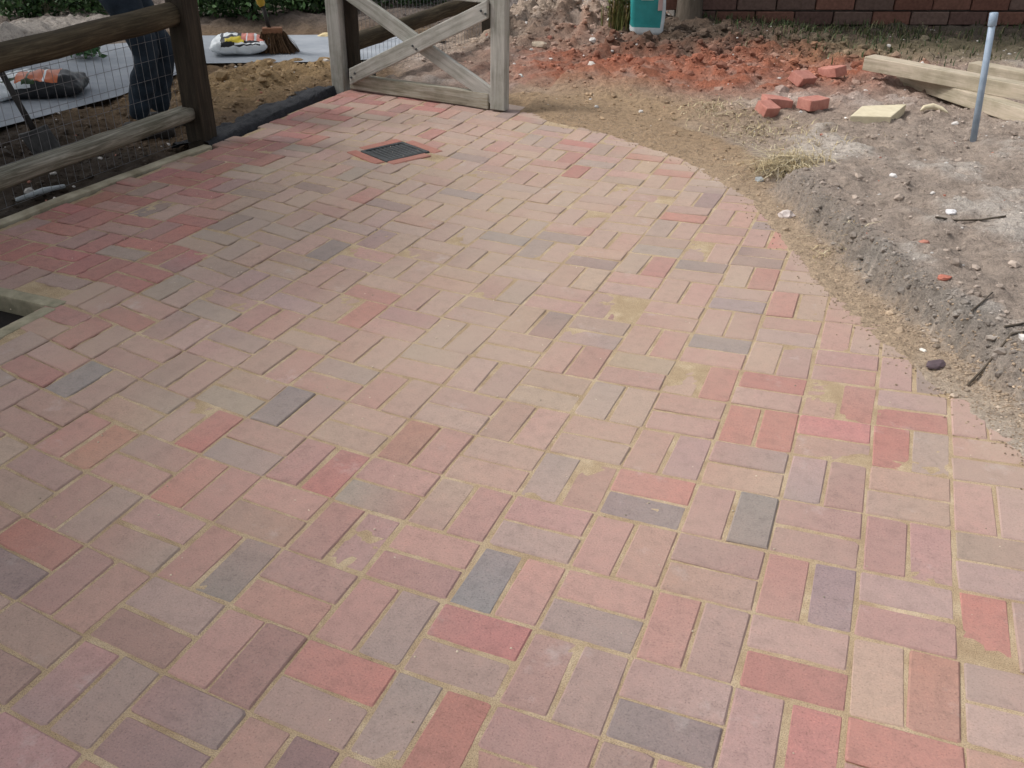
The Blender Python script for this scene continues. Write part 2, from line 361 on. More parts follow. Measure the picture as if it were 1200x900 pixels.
def axis(lo, hi, fa, fb, fs):
    a = list(np.arange(fa, fb + fs / 2, fs)); x, st = fa, fs
    pre = []
    while x > lo: st *= 1.35; x -= st; pre.append(x)
    x, st = fb, fs; post = []
    while x < hi: st *= 1.35; x += st; post.append(x)
    return np.array(pre[::-1] + a + post)
ax = axis(-70, 70, -6.2, 2.6, 0.026); ay = axis(-60, 80, 0.6, 8.4, 0.026)
gx, gy = np.meshgrid(ax, ay); fx, fy = gx.ravel(), gy.ravel()
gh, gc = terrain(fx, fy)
nx, ny = len(ax), len(ay)
idx = np.arange(nx * ny).reshape(ny, nx)
quads = np.stack([idx[:-1, :-1], idx[:-1, 1:], idx[1:, 1:], idx[1:, :-1]], -1).reshape(-1, 4)
def fast_mesh(name, verts, faces, mat, cols=None, smooth=False, parent=None):
    me = bpy.data.meshes.new(name); nv = len(verts); nf = len(faces); k = faces.shape[1]
    me.vertices.add(nv); me.vertices.foreach_set('co', np.asarray(verts, np.float32).ravel())
    me.loops.add(nf * k); me.loops.foreach_set('vertex_index', faces.astype(np.int32).ravel())
    me.polygons.add(nf); me.polygons.foreach_set('loop_start', np.arange(0, nf * k, k, dtype=np.int32))
    me.polygons.foreach_set('loop_total', np.full(nf, k, np.int32))
    if smooth: me.polygons.foreach_set('use_smooth', np.ones(nf, bool))
    me.update(calc_edges=True)
    if cols is not None:
        a = me.color_attributes.new('Col', 'FLOAT_COLOR', 'POINT'); a.data.foreach_set('color', np.concatenate([np.asarray(cols), np.ones((nv, 1))], 1).astype(np.float32).ravel())
    me.materials.append(mat)
    o = bpy.data.objects.new(name, me); col.objects.link(o)
    if parent: o.parent = parent
    return o
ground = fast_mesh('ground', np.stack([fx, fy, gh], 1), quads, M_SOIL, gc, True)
tag(ground, 'rough bare soil, sand and red clay around the brick paving', 'ground', kind='structure')
def gz(x, y):
    """terrain height at a point (nearest grid vertex interpolation)"""
    i = int(np.clip(np.searchsorted(ax, x) - 1, 0, nx - 2)); j = int(np.clip(np.searchsorted(ay, y) - 1, 0, ny - 2))
    u = (x - ax[i]) / (ax[i + 1] - ax[i]); v = (y - ay[j]) / (ay[j + 1] - ay[j]); H = gh.reshape(ny, nx)
    return float((H[j, i] * (1 - u) + H[j, i + 1] * u) * (1 - v) + (H[j + 1, i] * (1 - u) + H[j + 1, i + 1] * u) * v)
def on_ground(x, y):
    """where the ray of a photo pixel meets the terrain"""
    z = 0.0
    for _ in range(12):
        p = ground_pt(x, y, z); z = gz(p.x, p.y)
    return Vector((p.x, p.y, z))

road = mesh_obj('road', [(x, y, -0.012) for x, y in ROAD], [list(range(len(ROAD)))], M_ROAD)
tag(road, 'pale grey tarmac lane beyond the log fence', 'road', kind='structure')

# ------------------------------------------------------------------ brick paving
CELL = 0.21
CO = np.array([[0.0067, -0.012], [0.0022, -0.0006], [-0.008, -0.0068], [-0.0289, 0.1343], [-0.0635, 0.1364], [0.0078, 0.012], [0.0265, -0.0468], [-0.0263, 0.0588]])
def wg(i, j):
    a = min(max(i, -8.5), 6.0) / 8; b = min(max(j, -3.0), 14.0) / 8
    B = np.array([1, a, b, a * a, a * b, b * b, a ** 3, a * a * b])
    d = B @ CO
    return np.array([i * CELL + d[0], j * CELL + d[1]])
# colour code of every block that can be told apart: even cells (left, right), odd cells (far, near)
CODE = {}
def row(j, i0, s):
    for k, t in enumerate(s.split()):
        if t != '..': CODE[(i0 + k, j)] = t
row(-4, -5, 'lm Gm mm pm ml')
row(-3, -4, 'Gm pG md pd lm rp mp pl')
row(-2, -5, 'rd mp lm pm rl lr mp mp rm pl')
row(-1, -6, 'mG ml pl pg pp pl rl ml ld pr rm')
row(0, -8, 'mm Gm po mp rp pp mm pl gp pl pm lr bo ll')
row(1, -8, 'pr gm Gb br ml rr pG bp pb pp mp pd lm rm')
row(2, -9, 'rp rl pm mm bG gp bb op bb lm rd mg ml mp Gl')
row(3, -9, 'pm pr ml lp bp Gp pb mb pb bb pl pb lp bb pl')
row(4, -10, 'rr rr Gl pb mp mb pb Gp lm bb bb pp rr rp rl pl')
row(5, -11, 'rr rb rr Gl ll ml br mp lp bb pm bp br rb pr lr pp')
row(6, -12, 'rr rr mr Gb lb bl bp br pb Gp bg Gm bp gp bm pl')
row(7, -12, 'rr rb pr dl bl bl ml bb bb mG mp mr pp pm ml pb')
row(8, -13, 'rr rr mb pb bG bl bl lb bb mb ll mb pl pp lg rb')
row(9, -13, 'rr rb ml bG bb bl bl mb ml gm gb pd br gl br')
row(10, -13, 'rr pb bl lb bG pb bb bb pb bb pd bp Gl lp dd')
row(11, -13, 'rb bl lb bb pb bG bl pb bb mp lm bb Gb mp')
row(12, -13, 'rr lb bl pb bb bG bp lb Gb pb mp bb mr')
row(13, -13, 'rp rb rl bb bG bb pb bl bG pb bb pb bb')
row(14, -13, 'rr rp bl Gb rr rr bp pb Gb bl pG bb')
row(15, -13, 'rr rr pb bl rr rb pb mb bb lb bb')
row(16, -13, 'br rr rp bb lb mb pb bb lb Gb')
row(17, -13, 'pb rp rr rb bl mp bb lb bG pb')
row(18, -13, 'bp pb rp rp bm pb lb bb')
PAL = {'r': (194, 134, 126), 'p': (195, 155, 147), 'm': (182, 147, 141), 'g': (150, 148, 147), 'd': (150, 134, 134), 'b': (192, 167, 152), 'l': (186, 161, 155), 'G': (172, 157, 147), 'o': (197, 142, 126)}
PAL = {k: tuple(c * 0.86 + d * 0.14 for c, d in zip(v, (187, 153, 145))) for k, v in PAL.items()}
ALB = 0.74
bricks = []      # (visible area, corners, colours, dust)
DR_C = np.array([-1.725, 2.917]); DR_U = np.array([0.90, -0.435]); DR_U /= np.linalg.norm(DR_U); DR_V = np.array([-DR_U[1], DR_U[0]])
def proj(x, y, z):
    d = Vector((x, y, z)) - CAM; f = d.dot(R_FWD)
    return (600 + 600 * FOC * d.dot(R_RIGHT) / f, 450 + 600 * FOC * d.dot(R_DOWN) / f, f)
for i in range(-14, 13):
    for j in range(-9, 20):
        for h in (0, 1):
            even = (i + j) % 2 == 0
            if even: u0, u1, v0, v1 = 0.5 * h, 0.5 * h + 0.5, 0, 1
            else: u0, u1, v0, v1 = 0, 1, 0.5 * (1 - h), 0.5 * (1 - h) + 0.5
            cs = np.array([wg(i + a, j + b) for a, b in ((u0, v0), (u1, v0), (u1, v1), (u0, v1))])
            ce = cs.mean(0)
            # outline of the paved area
            px_, py_ = np.array([ce[0]]), np.array([ce[1]])
            if not inside(px_, py_, POLY)[0] and seg_dist(px_, py_, EDGE)[0] > 0.10: continue
            if ce[0] < -2.69 or ce[1] > 4.10 or ce[1] < -1.75 or ce[0] > 2.3: continue
            if ce[1] > 3.85 and ce[0] > -1.3: continue
            q = cs.copy()
            # keep blocks clear of the two covers
            du, dv = (ce - DR_C) @ DR_U, (ce - DR_C) @ DR_V
            if abs(du) < 0.165 and abs(dv) < 0.18: continue
            if ce[0] < -1.84 and 0.48 < ce[1] < 0.86: continue
            q[:, 0] = np.maximum(q[:, 0], -2.685)
            code = CODE.get((i, j))
            rr = random.Random(i * 1009 + j * 31 + h)
            if code and (j >= 13 or (j >= 6 and i < -5)) and i > -10 and rr.random() < 0.6: code = None
            if code: ch = code[h]
            elif j >= 6: ch = rr.choice('pppprrmmmlGGgdbp')
            else: ch = rr.choice('rrppppmmmlllbbGgd')
            if ce[0] < -2.22 and ce[1] > 0.9: ch = rr.choice('rrrrrpm')
            base = np.array(PAL[ch], float) + np.array([rr.gauss(0, 4)] * 3) + np.array([rr.gauss(0, 3), rr.gauss(0, 2), rr.gauss(0, 2)])
            alt = np.array(PAL[rr.choice('rmpgml')], float)
            ends = [base * (1 - f) + alt * f for f in (min(0.7, max(0, rr.gauss(0.18, 0.2))), min(0.7, max(0, rr.gauss(0.18, 0.24))))]
            ends = [np.array(lin(*np.clip(e, 20, 235))) * ALB for e in ends]
            # saturate a little: the sand film on top takes it back
            ends = [np.clip(e.mean() + (e - e.mean()) * 1.05, 0.02, 0.9) for e in ends]
            dist = math.hypot(ce[0] - CAM.x, ce[1] - CAM.y)
            dust = float(np.clip(0.21 + 0.36 * sstep(1.3, 2.9, np.array(dist)) , 0, 0.7)) * (0.7 if (ch in 'rogd') else 1.0) * (0.35 if ce[0] < -1.9 and ce[1] < 2.2 else 1) * (0.4 if ch == 'r' and i <= -9 else 1)
            cpx = [proj(a, b, 0) for a, b in q]
            vis = 0.0
            if all(c[2] > 0.1 for c in cpx):
                P2 = np.clip(np.array([c[:2] for c in cpx]), [0, 0], [1200, 900])
                vis = 0.5 * abs(sum(P2[k][0] * P2[(k + 1) % 4][1] - P2[(k + 1) % 4][0] * P2[k][1] for k in range(4)))
            bricks.append((vis, q, ends, dust, even, rr.random()))

def brick_geo(q, rr, jh=0.0031):
    """a worn block with clipped corners: centre, verts (relative), faces"""
    ce = q.mean(0); r = random.Random(rr); q = q + np.array([r.gauss(0, 0.0013), r.gauss(0, 0.0013)])
    z = r.gauss(0, 0.0011); tx, ty = r.gauss(0, 0.007), r.gauss(0, 0.007); rot = r.gauss(0, 0.010)
    e1 = (q[1] - q[0]); e2 = (q[3] - q[0]); l1, l2 = np.linalg.norm(e1), np.linalg.norm(e2); e1, e2 = e1 / l1, e2 / l2
    cut = [(r.uniform(0.0015, 0.004) if r.random() < 0.8 else r.uniform(0.005, 0.013), r.uniform(0.0015, 0.004) if r.random() < 0.8 else r.uniform(0.004, 0.009)) for _ in range(4)]
    jit = [(r.gauss(0, 0.0009), r.gauss(0, 0.0009)) for _ in range(8)]
    def ring(ins, zz, dz=0.0):
        out = []
        for k, (a, b) in enumerate(((1, 1), (-1, 1), (-1, -1), (1, -1))):
            for m_ in ((0, 1) if k % 2 == 0 else (1, 0)):
                cu, cv = (0.0, cut[k][1]) if m_ == 0 else (cut[k][0], 0.0)
                p = q[k] + e1 * a * (ins + cu) + e2 * b * (ins + cv) - ce + np.array(jit[2 * k + m_])
                p = np.array([p[0] - rot * p[1], p[1] + rot * p[0]]); out.append((p[0], p[1], zz + z + (p[0] * tx + p[1] * ty)))
        return out
    j = r.uniform(-0.0008, 0.0022)
    v = ring(jh + 0.0038 + j, 0.0) + ring(jh + j, -0.0034) + ring(jh + j, -0.060)
    f = [tuple(range(8))]
    for b in (0, 8):
        for k in range(8): f.append((b + k, b + 8 + k, b + 8 + (k + 1) % 8, b + (k + 1) % 8))
    return ce, v, f
def brick_cols(even, ends):
    if even: c4 = [ends[0]] * 4 + [ends[1]] * 4
    else: c4 = [ends[0]] * 2 + [ends[1]] * 4 + [ends[0]] * 2
    return c4 * 3

# bed of jointing sand between the blocks
bx = np.arange(-2.69, 2.4, 0.016); by = np.arange(-1.85, 4.06, 0.016)
sx_, sy_ = np.meshgrid(bx, by); X_, Y_ = sx_.ravel(), sy_.ravel()
nj = fnoise(X_, Y_, 1.6, 3, 2.2); nk = fnoise(X_, Y_, 14.0, 3, 7.7); nl = fnoise(X_, Y_, 55.0, 2, 4.4)
empt = sstep(-0.6, -1.5, X_ + 0.45 * nj) * sstep(0.0, 0.45, nk + 0.4 * nj)      # joints still partly open on the street side
zs = -0.0024 + 0.0007 * nk + 0.0006 * nl - 0.0045 * empt
keep = inside(X_, Y_, POLY) | (seg_dist(X_, Y_, EDGE) < 0.05)
keep &= ~((X_ < -1.90) & (Y_ > 0.50) & (Y_ < 0.80))
mu, mv = (X_ - DR_C[0]) * DR_U[0] + (Y_ - DR_C[1]) * DR_U[1], (X_ - DR_C[0]) * DR_V[0] + (Y_ - DR_C[1]) * DR_V[1]
keep &= ~((np.abs(mu) < 0.10) & (np.abs(mv) < 0.115))
ii = np.arange(len(X_)).reshape(sx_.shape); kq = keep.reshape(sx_.shape)
ok = kq[:-1, :-1] & kq[:-1, 1:] & kq[1:, 1:] & kq[1:, :-1]
qd = np.stack([ii[:-1, :-1], ii[:-1, 1:], ii[1:, 1:], ii[1:, :-1]], -1)[ok]
used = np.unique(qd); rm = np.full(len(X_), -1); rm[used] = np.arange(len(used))
paving = fast_mesh('paving', np.stack([X_, Y_, zs], 1)[used], rm[qd], M_SAND, None, True)
tag(paving, 'multicoloured brick paving in a basket weave with sandy joints', 'paving', kind='structure')

def col_attr(me, cols, dust):
    a = me.color_attributes.new('Col', 'FLOAT_COLOR', 'POINT'); a.data.foreach_set('color', np.concatenate([np.asarray(cols), np.ones((len(cols), 1))], 1).astype(np.float32).ravel())
    d = me.attributes.new('Dust', 'FLOAT', 'POINT'); d.data.foreach_set('value', np.asarray(dust, np.float32))
def edge_dust(v, ce, dust):
    vx = np.array([p[0] + ce[0] for p in v]); vy = np.array([p[1] + ce[1] for p in v])
    sd_ = np.where(inside(vx, vy, POLY), seg_dist(vx, vy, EDGE), 0.0); out = np.maximum(dust, 0.85 * (1 - sstep(0.0, 0.14, sd_)))
    return list(np.where((vx < -1.3) & (vy > 3.7), dust, out))
bricks.sort(key=lambda t: -t[0])
fv, ff, fc, fd = [], [], [], []
for k, (vis, q, ends, dust, even, rr) in enumerate(bricks):
    ce, v, f = brick_geo(q, rr); c = brick_cols(even, ends)
    if k < 300:
        o = mesh_obj('brick', v, f, M_PAVER, paving, loc=(ce[0], ce[1], 0)); col_attr(o.data, c, edge_dust(v, ce, dust))
    else:
        b0 = len(fv); fv += [(p[0] + ce[0], p[1] + ce[1], p[2]) for p in v]; ff += [tuple(a + b0 for a in t) for t in f]; fc += c; fd += edge_dust(v, ce, dust)
o = mesh_obj('brick_field', fv, ff, M_PAVER, paving); col_attr(o.data, fc, fd); o['kind'] = 'stuff'

# ------------------------------------------------------------------ covers in the paving
dr = empty('drain_cover', (DR_C[0], DR_C[1], 0), math.atan2(DR_U[1], DR_U[0]))
tag(dr, 'small dark iron drain grate ringed by red bricks near the gate', 'drain cover')
W2, L2 = 0.112, 0.128
bm = bmesh.new()
for (cx, cy, sx, sy) in ((0, L2, 2 * W2 + 0.02, 0.02), (0, -L2, 2 * W2 + 0.02, 0.02), (W2, 0, 0.02, 2 * L2 - 0.021), (-W2, 0, 0.02, 2 * L2 - 0.021)):
    t = bm_box(sx, sy, 0.03, 0.003); me = bpy.data.meshes.new('t'); bmesh.ops.translate(t, verts=t.verts, vec=(cx, cy, -0.009)); t.to_mesh(me); t.free(); bm.from_mesh(me); bpy.data.meshes.remove(me)
bm_obj('frame', bm, M_IRON, dr)
for k in range(9):
    bm_obj('slat', bm_box(2 * W2 - 0.022, 0.017, 0.02, 0.003), M_IRON, dr, loc=(0, -0.104 + 0.026 * k, -0.008))
bm_obj('pit', bm_box(2 * W2 - 0.01, 2 * L2 - 0.01, 0.01), M_DARK, dr, loc=(0, 0, -0.05))
ringc = [np.array(lin(190, 126, 112)) * ALB] * 2
for (cx, cy, sx, sy) in ((0.02, L2 + 0.045, 0.27, 0.062), (-0.02, -L2 - 0.045, 0.27, 0.062), (W2 + 0.045, -0.02, 0.062, 0.245), (-W2 - 0.045, 0.02, 0.062, 0.245)):
    q = np.array([(-sx / 2, -sy / 2), (sx / 2, -sy / 2), (sx / 2, sy / 2), (-sx / 2, sy / 2)])
    _, v, f = brick_geo(q, cx * 7 + cy * 13, 0.001)
    o = mesh_obj('surround_brick', v, f, M_PAVER, dr, loc=(cx, cy, 0.0035)); col_attr(o.data, brick_cols(True, ringc), [0.2] * 24)

gu = empty('gully', (-2.12, 0.66, 0)); tag(gu, 'pale concrete gully frame round a dark sunken opening, at the left edge', 'gully')
bm = bmesh.new()
for (cx, cy, sx, sy, rz) in ((-0.02, 0.125, 0.50, 0.060, 0), (0.215, -0.05, 0.055, 0.287, 0.0), (-0.02, -0.20, 0.41, 0.05, 0.0)):
    t = bm_box(sx, sy, 0.07, 0.008, 2, rough=0.004, seed=cx); me = bpy.data.meshes.new('t'); bmesh.ops.rotate(t, verts=t.verts, cent=(0, 0, 0), matrix=Matrix.Rotation(rz, 3, 'Z')); bmesh.ops.translate(t, verts=t.verts, vec=(cx, cy, -0.033)); t.to_mesh(me); t.free(); bm.from_mesh(me); bpy.data.meshes.remove(me)
bm_obj('frame', bm, M_GULLY, gu)
bm_obj('pit', bm_box(0.46, 0.30, 0.01), M_DARK, gu, loc=(-0.03, -0.03, -0.07))

# ------------------------------------------------------------------ edging and threshold at the street side
ev, ef = [], []
pts = [(-2.735, -1.8), (-2.735, 1.2), (-2.715, 1.91), (-2.675, 2.58)]
ys = np.linspace(-1.8, 2.58, 60)
for y in ys:
    x = np.interp(y, [p[1] for p in pts], [p[0] for p in pts]) + 0.004 * noise.noise(Vector((0, y * 3, 0)))
    zt = 0.012 + 0.006 * noise.noise(Vector((5, y * 4, 0)))
    for (dx, z) in ((-0.03, -0.1), (-0.03, zt - 0.006), (-0.022, zt), (0.020, zt), (0.027, zt - 0.006), (0.027, -0.1)): ev.append((x + dx, y, z))
for k in range(len(ys) - 1):
    for t in range(5): ef.append((k * 6 + t, k * 6 + t + 1, k * 6 + 7 + t, k * 6 + 6 + t))
ef += [(0, 1, 2, 3, 4, 5)[::-1], tuple((len(ys) - 1) * 6 + t for t in range(6))]
kerb = mesh_obj('kerb', ev, ef, M_CONC, None); tag(kerb, 'narrow pale concrete edging along the paving below the log fence', 'kerb', kind='structure')

n_u, n_v = 70, 12; tv, tf = [], []
for a in range(n_u + 1):
    y = 2.60 + (4.02 - 2.60) * a / n_u
    x0 = np.interp(y, [2.6, 4.02], [-2.655, -2.765])
    for b in range(n_v + 1):
        t = b / n_v; x = x0 + 0.015 * noise.noise(Vector((8, y * 9, 0))) - 0.27 * t * (1 + 0.3 * noise.noise(Vector((3, y * 5, 0))) + 0.15 * noise.noise(Vector((3, y * 21, 0)))); nn = noise.fractal(Vector((x * 16, y * 16, 2)), 0.8, 2, 4)
        z = -0.016 + 0.034 * math.sin(math.pi * min(1, t * 1.1 + 0.22)) + 0.013 * nn
        if b in (0, n_v): z = -0.05
        tv.append((x, y, z))
for a in range(n_u):
    for b in range(n_v): p = a * (n_v + 1) + b; tf.append((p, p + n_v + 1, p + n_v + 2, p + 1))
th = mesh_obj('threshold', tv, tf, M_TARMAC, None, True); tag(th, 'lumpy strip of black tarmac across the gateway', 'threshold', kind='structure')

# ------------------------------------------------------------------ log fence
def log_rail(name, a, b, r, parent, mat, seed, flat=False):
    a, b = Vector(a), Vector(b); d = b - a; L = d.length; n = 14
    bm = bm_tube([(L * (k / n - 0.5), 0.012 * noise.noise(Vector((k * 0.6, seed, 0))), 0.010 * noise.noise(Vector((k * 0.6, seed, 4)))) for k in range(n + 1)], [r * (1 + 0.06 * noise.noise(Vector((k * 0.9, seed, 8)))) for k in range(n + 1)], 12, True, 0.12, seed)
    if flat:
        for v in bm.verts: v.co.z = min(v.co.z, r * 0.45)
    o = bm_obj(name, bm, mat, parent, True, loc=(a + b) / 2); o.rotation_euler = d.to_track_quat('X', 'Z').to_euler()
    return o
def square_post(name, x, y, z0, z1, s, parent, mat, seed=0):
    o = bm_obj(name, bm_box(s, s, z1 - z0, 0.008, 2, 6, 0.004, seed), mat, parent, loc=(x, y, (z0 + z1) / 2)); return o
def wire_mesh(name, a, b, z0, z1, parent, step=0.05, vs=0.09, r=0.0013):
    a, b = Vector(a), Vector(b); d = (b - a); L = d.length; d /= L; v, f = [], []
    nrm = Vector((-d.y, d.x, 0))
    def bar(p, q):
        t = (q - p).normalized(); s1 = nrm; s2 = t.cross(nrm); k = len(v)
        for e in (p, q):
            for an in (0, 2.094, 4.189): v.append(e + (s1 * math.cos(an) + s2 * math.sin(an)) * r)
        for s in range(3): f.append((k + s, k + (s + 1) % 3, k + 3 + (s + 1) % 3, k + 3 + s))
    for k in range(int(L / step) + 1):
        p = a + d * (k * step) + nrm * 0.002; w_ = 0.004 * noise.noise(Vector((k * 1.7, 0, 0)))
        bar(Vector((p.x + d.x * w_, p.y + d.y * w_, z0)), Vector((p.x, p.y, z1)))
    for k in range(int((z1 - z0) / vs) + 1):
        z = z0 + k * vs; bar(Vector((a.x, a.y, z)), Vector((b.x, b.y, z)))
    return mesh_obj(name, v, f, M_WIRE, parent)
FX = -2.80
fe = empty('log_fence', (FX, 1.2, 0)); tag(fe, 'dark log fence with wire netting at the left edge of the paving', 'fence')
def local(o): o.location = o.location - Vector(fe.location); return o
for (x, y, s) in ((-2.775, 2.665, 3), (-2.86, 0.55, 4), (-2.86, -1.6, 5)):
    local(square_post('post', x, y, -0.25, 0.98, 0.115, fe, M_POST, s))
local(log_rail('rail', (-2.88, 0.50, 0.575), (-2.80, 2.64, 0.655), 0.058, fe, M_LOG, 1))
local(log_rail('rail', (-2.88, -1.65, 0.56), (-2.88, 0.52, 0.58), 0.056, fe, M_LOG, 2))
M_LOGP = wood('fence_log_pale', (0.06, 0.052, 0.036), (0.20, 0.185, 0.145), (0.42, 0.40, 0.34), axis=0)
local(log_rail('rail', (-2.88, 0.50, 0.135), (-2.80, 2.64, 0.165), 0.055, fe, M_LOGP, 3, True))
local(log_rail('rail', (-2.88, -1.65, 0.12), (-2.88, 0.52, 0.135), 0.052, fe, M_LOGP, 4, True))
local(wire_mesh('wire_mesh', (-2.925, -1.6, 0), (-2.85, 2.63, 0), 0.0, 0.66, fe))

# ------------------------------------------------------------------ gate
gp = empty('gate_post', (-2.755, 4.06, 0)); tag(gp, 'square weathered gate post at the hinge side of the open gate', 'post')
square_post('post', 0, 0, -0.3, 1.15, 0.092, gp, M_GATE[2], 9)
bm_obj('cap', bm_box(0.115, 0.115, 0.03, 0.006), M_GATE[2], gp, loc=(0, 0, 1.168))
g = empty('garden_gate', (-2.69, 4.055, 0), -0.075); tag(g, 'low weathered wooden gate with crossed braces, standing open', 'gate')
def plank(name, a, b, wd, th, parent, seed=0):
    a, b = Vector(a), Vector(b); d = b - a
    o = bm_obj(name, bm_box(d.length, th, wd, 0.006, 2, 8, 0.0035, seed), M_GATE[0], parent, loc=(a + b) / 2)
    if abs(d.z) > 0.2:
        for v in o.data.vertices: v.co.x += v.co.z * d.z / d.x
    o.rotation_euler = (0, -math.atan2(d.z, d.x), 0); return o
ob = plank('rail', (0.03, -0.015, 0.060), (1.060, -0.015, 0.052), 0.094, 0.05, g, 1); ob.data.materials[0] = wood('muddy_wood', (0.15, 0.13, 0.09), (0.31, 0.285, 0.225), (0.46, 0.44, 0.39), axis=0); ob['label'] = 'muddy bottom rail'
plank('rail', (0.02, -0.010, 0.655), (1.075, -0.010, 0.655), 0.085, 0.05, g, 2)
front_brace = plank('brace', (0.052, -0.052, 0.095), (1.070, -0.052, 0.585), 0.094, 0.032, g, 3)
for (bx_, bz_) in ((0.10, 0.125), (0.07, 0.095), (1.03, 0.575), (1.06, 0.56), (0.55, 0.335), (0.575, 0.318)):
    under(bm_obj('bolt', bm_tube([(0, 0.004, 0), (0, -0.004, 0)], 0.007, 8), M_IRON, g, loc=(bx_, -0.070, bz_)), front_brace)
plank('brace', (0.02, -0.018, 0.62), (1.075, -0.020, 0.085), 0.090, 0.032, g, 4)
bm_obj('stile', bm_box(0.098, 0.062, 0.80, 0.006, 2, 6, 0.003, 5), M_GATE[2], g, loc=(1.128, -0.018, 0.408))
bm_obj('stile', bm_box(0.07, 0.055, 0.74, 0.006, 2, 6, 0.003, 6), M_POST, g, loc=(0.02, 0.045, 0.42))  # hinge stile in dark post wood: shade behind the gate post as colour
for z in (0.12, 0.62): bm_obj('hinge', bm_box(0.22, 0.006, 0.035, 0.002), M_IRON, g, loc=(0.09, 0.022, z))

fb = empty('log_fence', (-2.75, 4.2, 0)); tag(fb, 'log fence running on behind the open gate', 'fence')
def local2(o): o.location = o.location - Vector(fb.location); return o
local2(log_rail('rail', (-2.80, 4.14, 0.24), (-2.62, 6.15, 0.33), 0.055, fb, M_LOG, 6))
local2(log_rail('rail', (-2.80, 4.14, 0.72), (-2.62, 6.15, 0.80), 0.055, fb, M_LOG, 7))
local2(square_post('post', -2.62, 6.20, -0.1, 1.05, 0.11, fb, M_POST, 8))
local2(wire_mesh('wire_mesh', (-2.86, 4.14, 0), (-2.68, 6.15, 0), 0.0, 0.72, fb))

# ------------------------------------------------------------------ timbers, slab, loose bricks, pipe on the bare soil
def timber(p_left, p_right, z, wd, ht, label, extra, seed):
    z += TZ
    a = ground_pt(*p_left, z); b = ground_pt(*p_right, z); d = (b - a); d.normalize(); L = (b - a).length + extra
    back = Vector((-d.y, d.x, 0))
    c = a + d * L / 2 + back * wd / 2 + Vector((0, 0, ht / 2))
    o = bm_obj('timber', bm_box(L, wd, ht, 0.005, 2, 8, 0.002, seed), M_TIMBER, None, loc=c); o.rotation_euler = (0, 0, math.atan2(d.y, d.x))
    tag(o, label, 'timber', 'timbers lying on the soil'); return o
TZ = max(on_ground(1060, 103).z, on_ground(1130, 128).z, on_ground(1200, 150).z) - 0.012
timber((1010, 82), (1200, 119), 0.086, 0.12, 0.085, 'longest sawn timber, resting on top of the others beside the blue pipe', 1.0, 1)
timber((1044, 96), (1200, 149), 0.0, 0.11, 0.085, 'sawn timber on the soil under the longest one, nearest the camera', 0.9, 2)
timber((1132, 86), (1200, 99), 0.02, 0.13, 0.07, 'pinkish sawn timber lying behind the others, near the brick wall', 0.8, 3)

p0, p1, p2, p3 = [ground_pt(x, y, 0.115) for x, y in ((996, 138), (1010, 126), (1062, 124), (1044, 139))]
c = (p0 + p1 + p2 + p3) / 4; bm = bmesh.new()
top = [bm.verts.new(p - c) for p in (p0, p3, p2, p1)]; bot = [bm.verts.new(p - c - Vector((0, 0, 0.06))) for p in (p0, p3, p2, p1)]
bm.faces.new(top); bm.faces.new(bot[::-1])
for k in range(4): bm.faces.new((top[k], bot[k], bot[(k + 1) % 4], top[(k + 1) % 4]))
bmesh.ops.recalc_face_normals(bm, faces=bm.faces); bmesh.ops.bevel(bm, geom=bm.edges[:], offset=0.005, segments=2, profile=0.6, affect='EDGES')
o = bm_obj('paving_slab', bm, M_SLAB, None, loc=c); o.location.z = gz(c.x, c.y) + 0.045
tag(o, 'pale yellow stone slab lying on the soil in front of the timbers', 'slab')

LB = [((939, 100), 1.12, (0.42, 0.10), 0.95, 'tilted loose red brick, left one of the two farthest from the paving'),
      ((973, 94), 2.35, (-0.15, 0.20), 0.95, 'loose red brick closest to the left end of the timbers'),
      ((909, 120), 0.55, (0.05, 0.12), 0.9, 'loose red brick lying behind a small broken half'),
      ((898, 130), 0.9, (0.30, 0.1), 0.55, 'broken half of a red brick, nearest the dry grass'),
      ((951, 130), 1.05, (0.03, 0.04), 1.0, 'dark red brick lying flat, nearest the yellow slab')]
for k, (pxl, rz, tilt, ln, lab) in enumerate(LB):
    p = on_ground(*pxl); bm = bm_box(0.188 * ln, 0.094, 0.064, 0.006, 2, 6, 0.006, k + 2)
    o = bm_obj('loose_brick', bm, M_REDBRICK, None, loc=(p.x, p.y + 0.03, p.z + 0.036)); o.rotation_euler = (tilt[0], tilt[1], rz); tag(o, lab, 'brick', 'loose bricks on the soil')

b0 = on_ground(1140, 166); tp = None
pipe = empty('marker_pipe', (b0.x, b0.y, b0.z)); tag(pipe, 'light blue plastic pipe standing upright in the soil', 'pipe')
d_ = R_RIGHT * ((1165 - 600) / (600 * FOC)) + R_DOWN * ((15 - 450) / (600 * FOC)) + R_FWD
t_ = (b0.y + 0.02 - CAM.y) / d_.y; tp = CAM + d_ * t_ - b0
bm_obj('tube', bm_tube([(tp * -0.12), tp * 0.5, tp], 0.0165, 16), M_PIPE, pipe, True)
bm_obj('collar', bm_tube([tp * 0.90, tp * 0.905, tp * 1.0, tp * 1.003], [0.0175, 0.0205, 0.0205, 0.016], 16), M_PIPE, pipe, True)

